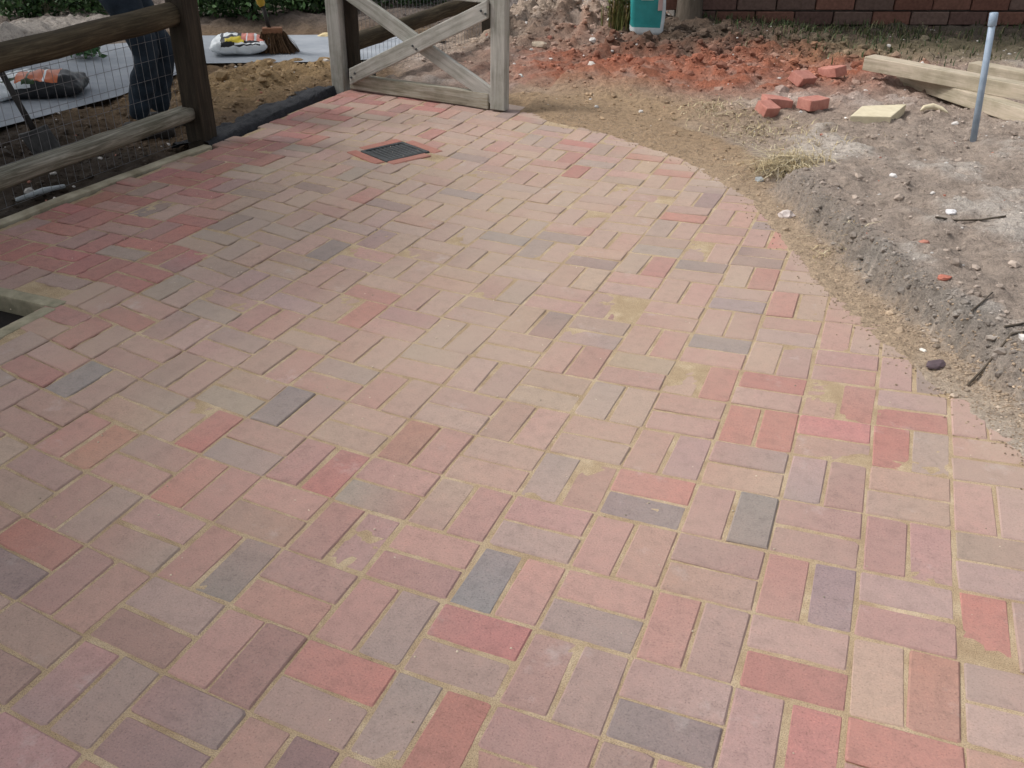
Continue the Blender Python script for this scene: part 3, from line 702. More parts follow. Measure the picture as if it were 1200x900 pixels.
# ------------------------------------------------------------------ garden wall behind
WA = Vector((-1.20, 6.87, 0)); WD = Vector((0.896, 0.445, 0)).normalized(); WL = 6.2
wall = empty('garden_wall', (WA.x, WA.y, 0), math.atan2(WD.y, WD.x)); tag(wall, 'dull red brick garden wall with a strip of grass at its foot', 'wall')
bm_obj('core', bm_box(WL, 0.20, 1.5), M_MORTAR, wall, loc=(WL / 2, 0.14, 0.60))
BL, BH = 0.34, 0.118; rest_v, rest_f, rest_c = [], [], []
bmw = bm_box(BL - 0.012, 0.10, BH - 0.012, 0.006, 1); mew = bpy.data.meshes.new('brick'); bmw.to_mesh(mew); bmw.free()
Vw = [v.co.copy() for v in mew.vertices]; Fw = [tuple(p.vertices) for p in mew.polygons]
for cidx in range(11):
    for k in range(int(WL / BL) + 1):
        x = k * BL + (BL / 2 if cidx % 2 else 0); z = -0.02 + BH * (cidx + 0.5)
        if x > WL - BL / 2: continue
        rr = random.Random(cidx * 77 + k); cc = np.array(rr.choice([(0.155, 0.072, 0.052), (0.175, 0.085, 0.062), (0.12, 0.07, 0.058), (0.15, 0.098, 0.08)])) * rr.uniform(0.85, 1.15)
        loc = Vector((x, 0.045 + rr.gauss(0, 0.003), z + rr.gauss(0, 0.001)))
        if cidx < 4:
            o = mesh_obj('brick', Vw, Fw, M_WALLBRICK, wall, loc=loc); a = o.data.color_attributes.new('Col', 'FLOAT_COLOR', 'POINT'); a.data.foreach_set('color', np.tile([*cc, 1], len(Vw)).astype(np.float32))
        else:
            b_ = len(rest_v); rest_v += [v + loc for v in Vw]; rest_f += [tuple(q + b_ for q in f) for f in Fw]; rest_c += [cc] * len(Vw)
o = mesh_obj('upper_bricks', rest_v, rest_f, M_WALLBRICK, wall); a = o.data.color_attributes.new('Col', 'FLOAT_COLOR', 'POINT'); a.data.foreach_set('color', np.concatenate([np.array(rest_c), np.ones((len(rest_c), 1))], 1).astype(np.float32).ravel()); o['kind'] = 'stuff'
bm_obj('coping', bm_box(WL, 0.28, 0.06, 0.01), M_CONC, wall, loc=(WL / 2, 0.12, 1.36))

# ------------------------------------------------------------------ foliage helpers
def blades(name, pts, hrange, wrange, cols, lean=0.5, parent=None, curl=0.35, dirbias=None):
    V, F, Cc = [], [], []
    for (x, y, z) in pts:
        h = random.uniform(*hrange); wd = random.uniform(*wrange); an = random.uniform(0, 6.283); le = random.uniform(0, lean) * h
        d = Vector((math.cos(an), math.sin(an), 0)); 
        if dirbias: d = (d * 0.6 + Vector(dirbias)).normalized()
        s = Vector((-d.y, d.x, 0)) * wd / 2; b = Vector((x, y, z - 0.005)); k = len(V)
        mid = b + d * le * 0.4 + Vector((0, 0, h * 0.6)); tip = b + d * le * (1 + curl) + Vector((0, 0, h * (1 - curl * random.random())))
        V += [b - s, b + s, mid + s * 0.7, mid - s * 0.7, tip]; F += [(k, k + 1, k + 2, k + 3), (k + 3, k + 2, k + 4)]
        c = np.array(random.choice(cols)) * random.uniform(0.7, 1.25); Cc += [c] * 5
    o = mesh_obj(name, V, F, M_LEAF, parent); a = o.data.color_attributes.new('Col', 'FLOAT_COLOR', 'POINT'); a.data.foreach_set('color', np.concatenate([np.array(Cc), np.ones((len(Cc), 1))], 1).astype(np.float32).ravel())
    return o
def leaves(name, cen, rad, n, size, cols, parent=None, shell=0.55, seed=0, lump=0.35):
    r_ = np.random.default_rng(seed); V, F, Cc = [], [], []
    for k in range(n):
        d = r_.normal(size=3); d /= np.linalg.norm(d); rr = (shell + (1 - shell) * r_.random()) * (1 + lump * noise.noise(Vector(d * 2.3) + Vector((seed, 0, 0))))
        p = np.array(cen) + d * np.array(rad) * rr
        if p[2] < 0.0: continue
        s = size * r_.uniform(0.6, 1.3); u = r_.normal(size=3); u /= np.linalg.norm(u); w_ = np.cross(u, d + r_.normal(size=3) * 0.6); w_ /= np.linalg.norm(w_) + 1e-9
        b = len(V); V += [p - u * s, p + w_ * s * 0.45, p + u * s, p - w_ * s * 0.45]; F.append((b, b + 1, b + 2, b + 3))
        c = np.array(cols[r_.integers(len(cols))]) * r_.uniform(0.65, 1.3); Cc += [c] * 4
    o = mesh_obj(name, V, F, M_LEAF, parent); a = o.data.color_attributes.new('Col', 'FLOAT_COLOR', 'POINT'); a.data.foreach_set('color', np.concatenate([np.array(Cc), np.ones((len(Cc), 1))], 1).astype(np.float32).ravel())
    return o
GREEN = [(0.045, 0.095, 0.03), (0.065, 0.13, 0.04), (0.03, 0.07, 0.025)]
STRAW = [(0.56, 0.46, 0.28), (0.46, 0.37, 0.22), (0.64, 0.56, 0.38), (0.32, 0.25, 0.14)]

# grass along the wall
gp_ = []
for _ in range(5200):
    t = random.uniform(0.2, 5.6); off = -abs(random.gauss(0.12, 0.70)); p = WA + WD * t + Vector((-WD.y, WD.x, 0)) * off
    if noise.noise(Vector((p.x * 1.6, p.y * 1.6, 0))) + random.uniform(-0.4, 0.5) > 0: gp_.append((p.x, p.y, gz(p.x, p.y)))
o = blades('grass', gp_, (0.03, 0.09), (0.006, 0.012), [(0.05, 0.075, 0.025), (0.08, 0.095, 0.04), (0.13, 0.12, 0.06), (0.04, 0.06, 0.02)], 0.9); tag(o, 'thin scrubby grass along the foot of the brick wall', 'grass', kind='stuff')

# dry grass clump on the bank edge
cl = on_ground(918, 203); pts = []
for _ in range(900):
    a = random.gauss(0, 0.075); b = random.gauss(0, 0.05); x = cl.x + a * 0.92 - b * 0.4 + 0.02; y = cl.y + a * 0.38 + b * 0.9 + 0.05; pts.append((x, y, gz(x, y)))
o = blades('dry_grass_clump', pts, (0.02, 0.095), (0.002, 0.006), [tuple(min(0.85, c * 1.15) for c in q) for q in STRAW] + [(0.3, 0.26, 0.2)], 2.2, None, 0.9, (-0.12, -0.2, 0)); tag(o, 'clump of dry straw-coloured grass hanging over the bank edge', 'dry grass')
pts = []
for (qx, qy, n_, sx2) in ((830, 128, 160, 0.10), (870, 150, 170, 0.12), (905, 155, 160, 0.12), (960, 165, 90, 0.12), (975, 262, 40, 0.05), (880, 133, 60, 0.08)):
    p = on_ground(qx, qy)
    for _ in range(n_):
        x, y = p.x + random.gauss(0, sx2), p.y + random.gauss(0, sx2); pts.append((x, y, gz(x, y)))
o = blades('dead_grass', pts, (0.015, 0.04), (0.003, 0.007), STRAW, 3.0, None, 0.6); tag(o, 'dead straw scattered over the soil left of the slab', 'dead grass', kind='stuff')

# ------------------------------------------------------------------ clods, gravel, individual stones
def stone_mesh(seed, sub=1):
    bm = bmesh.new(); bmesh.ops.create_icosphere(bm, subdivisions=sub, radius=1.0)
    for v in bm.verts: v.co *= 1 + 0.45 * noise.noise(v.co * 1.4 + Vector((seed * 5.3, 0, 0)))
    V = [v.co.copy() for v in bm.verts]; F = [tuple(v.index for v in f.verts) for f in bm.faces]; bm.free(); return V, F
protos = [stone_mesh(k, 1) for k in range(8)]
SV, SF, SC = [], [], []
def put_stone(p, r, c, rr, flat=0.7):
    V, F = protos[rr.randrange(8)]; q = Quaternion((rr.gauss(0, 1), rr.gauss(0, 1), rr.gauss(0, 1), rr.gauss(0, 1))).normalized(); b = len(SV)
    for v in V:
        u = q @ v; SV.append((p[0] + u.x * r, p[1] + u.y * r * 0.8, p[2] + u.z * r * flat + r * 0.15))
    SF.extend([tuple(a + b for a in f) for f in F]); SC.extend([c] * len(V))
rr = random.Random(5); cnt = 0
H2 = gh.reshape(ny, nx); C2 = gc.reshape(ny, nx, 3)
def ground_col(x, y):
    i = int(np.clip(np.searchsorted(ax, x), 0, nx - 1)); j = int(np.clip(np.searchsorted(ay, y), 0, ny - 1)); return C2[j, i]
for _ in range(15000):
    sel = rr.random()
    if sel < 0.70: x, y = rr.uniform(-1.6, 2.6), rr.uniform(1.2, 7.6)
    elif sel < 0.86: x, y = rr.gauss(-2.0, 0.7), rr.gauss(6.4, 0.6)
    else: x, y = rr.uniform(-4.0, -2.9), rr.uniform(1.5, 5.0)
    P1, P2 = np.array([x]), np.array([y])
    if inside(P1, P2, POLY)[0] or inside(P1, P2, ROAD)[0]: continue
    s = seg_dist(P1, P2, EDGE)[0]
    if x > -1.45 and s < 0.16 and rr.random() < 0.75: continue
    r = min(0.022 if sel < 0.7 else 0.045, 0.0028 * math.exp(rr.gauss(0.5, 0.62))) * (1.7 if sel > 0.7 else 1.0)
    gcx = ground_col(x, y); t = rr.random()
    c = gcx * rr.uniform(0.7, 1.35) if t < 0.93 else np.array((0.62, 0.59, 0.56)) * rr.uniform(0.8, 1.2) if t < 0.985 else np.array((0.42, 0.19, 0.14))
    put_stone((x, y, gz(x, y)), r, c, rr)
def flush(name, label, cat, kind='stuff'):
    global SV, SF, SC
    o = mesh_obj(name, SV, SF, M_ATTR); a = o.data.color_attributes.new('Col', 'FLOAT_COLOR', 'POINT'); a.data.foreach_set('color', np.concatenate([np.array(SC), np.ones((len(SC), 1))], 1).astype(np.float32).ravel())
    SV, SF, SC = [], [], []; return tag(o, label, cat, kind=kind)
for _ in range(1100):                                     # crumbled clods along the foot and lip of the bank
    k = rr.uniform(3, len(EDGE) - 6); a = int(k); p = EDGE[a] * (1 - k + a) + EDGE[a + 1] * (k - a); t = EDGE[a + 1] - EDGE[a]; t = t / np.linalg.norm(t)
    off = rr.gauss(0.20, 0.07); x, y = p + np.array([-t[1], t[0]]) * off
    if inside(np.array([x]), np.array([y]), POLY)[0]: x, y = p + np.array([t[1], -t[0]]) * off
    if inside(np.array([x]), np.array([y]), POLY)[0]: continue
    put_stone((x, y, gz(x, y)), min(0.018, 0.0035 * math.exp(rr.gauss(0.1, 0.6))), ground_col(x, y) * rr.uniform(0.65, 1.3), rr, 0.8)
for _ in range(1500):                                     # clods of red clay
    x, y = rr.gauss(-0.6, 0.75), rr.gauss(5.95, 0.45)
    put_stone((x, y, gz(x, y)), min(0.05, 0.009 * math.exp(rr.gauss(0.3, 0.6))), ground_col(x, y) * rr.uniform(0.6, 1.25), rr, 0.8)
flush('gravel', 'small stones and clods scattered over the bare soil', 'gravel')
# sand crumbs along the edge of the paving and specks on the blocks
for _ in range(5200):
    k = rr.uniform(1, len(EDGE) - 5); a = int(k); p = EDGE[a] * (1 - k + a) + EDGE[a + 1] * (k - a); t = EDGE[a + 1] - EDGE[a]; t = t / np.linalg.norm(t); nrm = np.array([-t[1], t[0]])
    off = rr.gauss(0.09, 0.07); x, y = p + nrm * off
    P1, P2 = np.array([x]), np.array([y]); z = 0.001 if inside(P1, P2, POLY)[0] else gz(x, y)
    put_stone((x, y, max(z, 0.0)), rr.uniform(0.0014, 0.0042) * (1.7 if (off > 0.1 and y < 1.8) else 1), np.array((0.39, 0.30, 0.215)) * rr.uniform(0.6, 1.2), rr)
for _ in range(420):
    x, y = rr.uniform(-2.3, 1.4), rr.uniform(-0.8, 3.6)
    if inside(np.array([x]), np.array([y]), POLY)[0]: put_stone((x, y, 0.0), rr.uniform(0.0012, 0.0032), np.array((0.55, 0.47, 0.36)) * rr.uniform(0.5, 1.4), rr)
flush('sand_crumbs', 'crumbs of sand along the rough edge of the paving', 'sand')

def stone_thing(name, pxl, size, color, label, cat, seed, rz=0.0, on_paving=False, mat=None):
    p = on_ground(*pxl) if not on_paving else ground_pt(*pxl, 0.0); V, F = stone_mesh(seed, 2)
    o = mesh_obj(name, [(v.x * size[0], v.y * size[1], v.z * size[2]) for v in V], F, mat or noisy('m_' + name + str(seed), tuple(x * 0.75 for x in color), tuple(min(1, x * 1.2) for x in color), 30), None, loc=(p.x, p.y, p.z + size[2] * 0.45))
    o.rotation_euler = (0, 0, rz); return tag(o, label, cat)
stone_thing('stone', (924, 238), (0.034, 0.028, 0.02), (0.62, 0.55, 0.52), 'pale pinkish stone on the sand below the dry grass clump', 'stone', 21, 0.4)
stone_thing('stone', (890, 212), (0.022, 0.018, 0.014), (0.42, 0.45, 0.46), 'small grey stone at the left foot of the dry grass clump', 'stone', 22)
stone_thing('slate_chip', (1109, 384), (0.046, 0.022, 0.010), (0.11, 0.08, 0.09), 'dark purple slate chip on the soil at the right', 'slate chip', 23, 0.95)
stone_thing('brick_chip', (1106, 327), (0.024, 0.016, 0.01), (0.46, 0.17, 0.12), 'small red brick chip on the grey soil above the slate chip', 'brick chip', 24, 0.3)
stone_thing('stone', (1089, 384), (0.012, 0.007, 0.006), (0.75, 0.72, 0.66), 'tiny white chip just left of the dark slate chip', 'stone', 25, -0.6)
stone_thing('stone', (1114, 251), (0.022, 0.016, 0.012), (0.72, 0.71, 0.72), 'white chip on the soil beside a thin twig', 'stone', 26)
stone_thing('stone', (1046, 207), (0.018, 0.014, 0.011), (0.72, 0.70, 0.68), 'white chip on the soil left of the blue pipe foot', 'stone', 27)
stone_thing('stone', (632, 56), (0.060, 0.045, 0.035), (0.46, 0.38, 0.29), 'tan stone on the rubble heap behind the gate', 'stone', 28)
stone_thing('stone', (693, 77), (0.036, 0.030, 0.022), (0.58, 0.54, 0.49), 'pale round stone on the red-stained soil', 'stone', 29)
stone_thing('stone', (609, 85), (0.030, 0.026, 0.02), (0.55, 0.58, 0.55), 'whitish chip close to the gate stile on the soil', 'stone', 30)
stone_thing('rubble_piece', (383, 47), (0.085, 0.05, 0.04), (0.58, 0.47, 0.27), 'yellowish chunk of stone on the lane beside the gate post', 'stone', 31, 0.3)
def twig(pts, r, label, seed):
    w_ = [on_ground(*q) + Vector((0, 0, 0.006)) for q in pts]; base = w_[0].copy()
    o = bm_obj('twig', bm_tube([p - base for p in w_], [r] * len(w_), 6), M_BARK, None, True, loc=base); tag(o, label, 'twig')
twig([(1096, 256), (1120, 260), (1150, 259), (1178, 255)], 0.004, 'long thin twig lying beside the white chip', 1)
twig([(1138, 366), (1150, 356), (1162, 346)], 0.003, 'short dark twig slanting on the soil right of the brick chip', 2)
twig([(1148, 405), (1165, 397), (1185, 393), (1199, 391)], 0.004, 'brown curved twig near the right edge, lower one', 3)
twig([(1176, 386), (1188, 383), (1199, 381)], 0.0035, 'short twig near the right edge, upper one', 4)
# curl of pale bark in front of the timbers
cb = on_ground(1092, 136); bm = bm_tube([(-0.07, 0, 0), (-0.05, 0.01, 0.015), (0, 0.02, 0.022), (0.05, 0.01, 0.012), (0.075, -0.03, 0)], [0.006, 0.016, 0.02, 0.014, 0.005], 8, True, 0.6, 3)
o = bm_obj('wood_offcut', bm, M_SLAB, None, True, loc=cb); o.rotation_euler = (0, 0, 0.3); tag(o, 'pale curled offcut on the soil between slab and pipe', 'offcut')

# ------------------------------------------------------------------ bags
def bag(name, loc, rz, L, Wd, H, label, colors, seed):
    """filled bag lying on its side: lumpy pillow with crimped ends, print as coloured panels"""
    nu, nv = 44, 36; V, F, MI = [], [], []
    for a in range(nu + 1):
        u = a / nu; env = max(0.0, 1 - abs(2 * u - 1) ** 3.2) ** 0.6
        for b in range(nv):
            an = 2 * math.pi * b / nv; cy, sz = math.cos(an), math.sin(an)
            cy = math.copysign(abs(cy) ** 0.8, cy); sz = math.copysign(abs(sz) ** 0.8, sz)
            n_ = 1 + 0.20 * noise.noise(Vector((u * 3.5 + seed, cy * 1.5, sz * 1.5)))
            y = cy * Wd / 2 * (0.82 + 0.18 * env) * (1 + 0.06 * noise.noise(Vector((u * 6, seed, cy)))); z = H * 0.5 * (0.06 + env * (1 if sz > 0 else 0.8)) * sz * n_ + H * 0.42
            cr = noise.noise(Vector((u * 9 + seed, y * 22, z * 22))) + 0.5 * noise.noise(Vector((u * 22 + seed, y * 45, z * 45)))
            V.append((L * (u - 0.5) + 0.012 * cr, y * (1 + 0.07 * cr), max(0.0, z + (0.016 * cr if sz > -0.3 else 0))))
    for a in range(nu):
        for b in range(nv):
            F.append((a * nv + b, a * nv + (b + 1) % nv, (a + 1) * nv + (b + 1) % nv, (a + 1) * nv + b))
            u = (a + 0.5) / nu; an = (b + 0.5) / nv
            top = 0.06 < an < 0.49
            k = 0
            if top:
                k = 0
                for (u0, u1, v0, v1, ci) in colors[1]:
                    if u0 < u < u1 and v0 < an < v1: k = ci
            MI.append(k)
    F.append(tuple(range(nv))[::-1]); F.append(tuple(nu * nv + b for b in range(nv))); MI += [0, 0]
    o = mesh_obj(name, V, F, None, None, True, loc=loc); o.rotation_euler = (0, 0, rz)
    for cc in colors[0]: o.data.materials.append(cc)
    o.data.polygons.foreach_set('material_index', MI)
    return tag(o, label, 'bag')
def plastic(name, c, r=0.35): return noisy(name, tuple(x * 0.8 for x in c), tuple(min(1, x * 1.1) for x in c), 9, r, 0.3, 0.01, 14)
PW, PB, PO, PY, PG = plastic('bag_white', (0.72, 0.76, 0.78)), plastic('bag_black', (0.02, 0.022, 0.025)), plastic('bag_orange', (0.55, 0.15, 0.06)), plastic('bag_yellow', (0.60, 0.48, 0.04)), plastic('bag_green', (0.04, 0.07, 0.03))
PR = plastic('bag_red', (0.58, 0.20, 0.15))
bp_ = ground_pt(281, 62, -0.01)
bag('cement_bag', (bp_.x, bp_.y, -0.015), 0.62, 0.42, 0.30, 0.15, 'white bag with yellow and red print lying on the lane', ([PW, PB, PY, PR], [(0.20, 0.88, 0.12, 0.46, 1), (0.27, 0.62, 0.31, 0.42, 2), (0.56, 0.95, 0.16, 0.37, 3), (0.65, 0.69, 0.14, 0.37, 0), (0.80, 0.83, 0.14, 0.37, 0), (0.24, 0.5, 0.20, 0.28, 0), (0.45, 0.9, 0.42, 0.45, 0)]), 3)
bp_ = ground_pt(50, 112, -0.02)
bag('compost_bag', (bp_.x, bp_.y, -0.03), 0.62, 0.55, 0.34, 0.17, 'black and white bag with orange print behind the log fence', ([PB, PW, PO, PG], [(0.02, 0.46, 0.06, 0.46, 1), (0.10, 0.22, 0.16, 0.24, 3), (0.12, 0.30, 0.34, 0.37, 3), (0.30, 0.74, 0.22, 0.43, 2), (0.40, 0.43, 0.20, 0.43, 3), (0.58, 0.61, 0.20, 0.43, 1), (0.36, 0.5, 0.38, 0.44, 3), (0.2, 0.8, 0.10, 0.18, 0)]), 5)
bp_ = ground_pt(-12, 116, -0.02)
bag('cement_bag', (bp_.x, bp_.y, -0.03), 0.3, 0.40, 0.28, 0.14, 'plain whitish bag at the left edge next to the orange printed one', ([PW, PG], [(0.1, 0.4, 0.1, 0.3, 1)]), 8)

# teal sack standing by the wall end
TS = on_ground(757, 41); TS.z += 0.035; sk = empty('sack', (TS.x, TS.y, TS.z - 0.03), math.radians(22)); tag(sk, 'teal plastic sack with white base standing on the red soil', 'sack')
PT, PTW, PTP = plastic('sack_teal', (0.03, 0.27, 0.27)), plastic('sack_white', (0.60, 0.66, 0.68)), plastic('sack_pink', (0.50, 0.36, 0.34))
bm = bm_box(0.25, 0.13, 0.46, 0.03, 3, 6, 0.012, 3)
for v in bm.verts:
    k = (v.co.z + 0.23) / 0.46; v.co.x *= 1.0 + 0.10 * math.sin(k * 3.1); v.co.y *= 1.15 - 0.35 * k
o = bm_obj('body', bm, PT, sk, True, loc=(0, 0, 0.23)); o.data.materials.append(PTW); o.data.materials.append(PTP)
o.data.polygons.foreach_set('material_index', [1 if p.center.z < -0.135 or (p.center.x > 0.095) else 0 for p in o.data.polygons])
bm_obj('label', bm_box(0.10, 0.006, 0.030, 0.002), PTW, sk, loc=(-0.02, -0.081, 0.285)); bm_obj('label', bm_box(0.035, 0.006, 0.09, 0.002), PTP, sk, loc=(0.085, -0.083, 0.24))

# weedy tuft and dark stump either side of the sack
wp = on_ground(726, 40); wd_ = empty('weed_tuft', (wp.x, wp.y, wp.z)); tag(wd_, 'yellowish green weeds growing left of the teal sack', 'weeds')
pts = [(random.gauss(0, 0.06), random.gauss(0, 0.05), -0.02) for _ in range(240)]
blades('stems', pts, (0.18, 0.42), (0.006, 0.014), [(0.16, 0.17, 0.05), (0.10, 0.12, 0.04), (0.26, 0.23, 0.09), (0.2, 0.14, 0.06)], 0.45, wd_, 0.4)
leaves('foliage', (0, 0, 0.30), (0.14, 0.12, 0.20), 420, 0.022, [(0.12, 0.14, 0.04), (0.17, 0.17, 0.05), (0.08, 0.11, 0.03)], wd_, 0.2, 4)
sp = on_ground(792, 34); st = empty('tree', (sp.x + 0.04, sp.y + 0.25, sp.z - 0.05)); tag(st, 'dark tree trunk rising between teal sack and brick wall', 'tree')
bm_obj('trunk', bm_tube([(0, 0, -0.1), (0.005, 0, 0.06), (0.0, 0.01, 0.3), (0.02, 0.02, 0.9), (0.0, 0.05, 1.7), (0.05, 0.1, 2.6)], [0.16, 0.115, 0.095, 0.085, 0.075, 0.05], 12, True, 0.25, 2), M_BARK, st, True)
leaves('crown', (0.05, 0.1, 3.1), (1.1, 1.1, 0.9), 3500, 0.06, GREEN, st, 0.25, 12)

# ------------------------------------------------------------------ planting bed over the lane
SH = [((15, 30), (0.30, 0.22, 0.26)), ((95, 26), (0.42, 0.28, 0.24)), ((243, 26), (0.36, 0.25, 0.24)), ((290, 27), (0.34, 0.25, 0.26)), ((345, 20), (0.36, 0.25, 0.22)), ((382, 17), (0.34, 0.25, 0.22)), ((450, 12), (0.45, 0.3, 0.28)), ((500, 8), (0.40, 0.3, 0.26))]
LBL = ['dark green shrub at the far left beyond the lane', 'low green shrub behind the log fence top rail', 'dark green shrub just right of the fence post, beyond the lane', 'dark green shrub above the white bag, beyond the lane', 'light green shrub above the broom, beyond the lane', 'green shrub beside the gate post, beyond the lane', 'green shrub seen through the gate at left', 'green shrub seen through the gate at right']
for k, (q, r) in enumerate(SH):
    p = ground_pt(*q, 0.05); c = p + Vector((-0.15, 0.28, 0)); o = empty('shrub', (c.x, c.y, 0.05)); tag(o, LBL[k], 'shrub', 'shrubs in the bed beyond the lane')
    leaves('foliage', (0, 0, r[2] * 0.75), (r[0], r[1] * 1.2, r[2]), 1500, 0.030, GREEN if k not in (4, 5) else [(0.05, 0.11, 0.03), (0.08, 0.15, 0.05), (0.03, 0.07, 0.02)], o, 0.35, 30 + k, 0.5)
    bm_obj('stem', bm_tube([(0, 0, -0.1), (0.02, 0.01, 0.1), (0.03, 0.03, r[2])], [0.02, 0.016, 0.008], 6), M_BARK, o, True)
# small plant seen through the netting
p = ground_pt(97, 66, 0.0); o = empty('weed', (p.x, p.y, 0.0)); tag(o, 'small bright green weed by the lane seen through the netting', 'weed')
leaves('foliage', (0, 0, 0.05), (0.16, 0.12, 0.07), 260, 0.028, [(0.05, 0.13, 0.05), (0.08, 0.18, 0.07), (0.04, 0.09, 0.03)], o, 0.1, 77)
# sleeper edging the bed
p = ground_pt(38, 8, 0.12); q = ground_pt(128, -2, 0.12); d = q - p
o = bm_obj('sleeper', bm_box(d.length, 0.10, 0.12, 0.008, 2, 6, 0.004, 4), M_TIMBER, None, loc=(p + q) / 2 + Vector((0, 0, 0.0))); o.rotation_euler = (0, 0, math.atan2(d.y, d.x)); tag(o, 'pale timber sleeper in the planting bed at top left', 'sleeper')

# ------------------------------------------------------------------ broom, spade, plastic strip
hd = ground_pt(322, 60, 0.0); br = empty('broom', (hd.x, hd.y, -0.012)); br.rotation_euler = (0, 0, 0.55); tag(br, 'broom with brown bristles and yellow handle standing beside the printed bag', 'broom')
bv, bf = [], []
for k in range(420):
    x, y = random.uniform(-0.085, 0.085), random.uniform(-0.035, 0.035); tx, ty = x * 1.7 + random.gauss(0.03, 0.014), y * 2.2 + random.gauss(0, 0.014); q = len(bv); an = random.uniform(0, 3.14); ww = 0.004
    dx, dy = math.cos(an) * ww, math.sin(an) * ww; mx_, my_ = (x + tx) / 2 + random.gauss(0, 0.006), (y + ty) / 2
    bv += [(x - dx, y - dy, 0.155), (x + dx, y + dy, 0.155), (mx_ + dx, my_ + dy, 0.08), (mx_ - dx, my_ - dy, 0.08), (tx + dx, ty + dy, random.uniform(0, 0.012)), (tx - dx, ty - dy, random.uniform(0, 0.012))]; bf += [(q, q + 1, q + 2, q + 3), (q + 3, q + 2, q + 4, q + 5)]
bri = mesh_obj('bristles', bv, bf, M_BRISTLE, br)
bhd = bm_obj('head', bm_box(0.15, 0.07, 0.045, 0.008, 2), M_HEADW, br, loc=(0, 0, 0.165))
under(bri, bhd)
bm_obj('handle', bm_tube([(-0.02, 0, 0.17), (-0.055, 0.0, 0.36)], 0.016, 10), M_HANDLE, br, True)
bm_obj('grip', bm_tube([(-0.055, 0, 0.34), (-0.062, 0, 0.36), (-0.10, 0, 0.62), (-0.19, 0, 1.25), (-0.20, 0, 1.26)], [0.02, 0.032, 0.030, 0.022, 0.01], 10), M_YELLOW, br, True)
s0 = ground_pt(56, 182, -0.04); sp_ = empty('spade', (s0.x, s0.y, s0.z)); tag(sp_, 'spade with dark shaft leaning behind the log fence at left', 'spade')
dd = R_RIGHT * ((0 - 600) / (600 * FOC)) + R_DOWN * ((82 - 450) / (600 * FOC)) + R_FWD; t_ = (s0.x - 0.15 - CAM.x) / dd.x; tip = CAM + dd * t_ - s0
bm_obj('shaft', bm_tube([tip * 0.22, tip * 0.6, tip * 1.7], [0.017, 0.016, 0.015], 10), M_HANDLE, sp_, True)
bm_obj('grip', bm_tube([tip * 1.7 + Vector((-0.06, -0.03, 0)), tip * 1.72, tip * 1.7 + Vector((0.06, 0.03, 0))], 0.016, 8), M_HANDLE, sp_, True)
bl = bm_box(0.17, 0.012, 0.27, 0.004, 1, 4, 0.0)
for v in bl.verts: v.co.y += 0.9 * v.co.x ** 2 * 3; v.co.x *= 1 - 0.25 * max(0, -v.co.z / 0.135)
o = bm_obj('blade', bl, M_STEEL, sp_, loc=tip.normalized() * 0.01); o.rotation_euler = (0.15, math.atan2(tip.x, tip.z), 0.35)
ps = ground_pt(68, 223, -0.01); o = bm_obj('plastic_strip', bm_tube([(-0.12, -0.05, 0.0), (0, 0, 0.012), (0.1, 0.05, 0.004)], [0.010, 0.014, 0.010], 8), plastic('strip_white', (0.5, 0.55, 0.58)), None, True, loc=(ps.x - 0.1, ps.y - 0.0, gz(ps.x - 0.1, ps.y) + 0.012)); o.rotation_euler = (0, 0, 0.9)
tag(o, 'short white plastic strip on the dark soil under the fence rail', 'plastic strip')

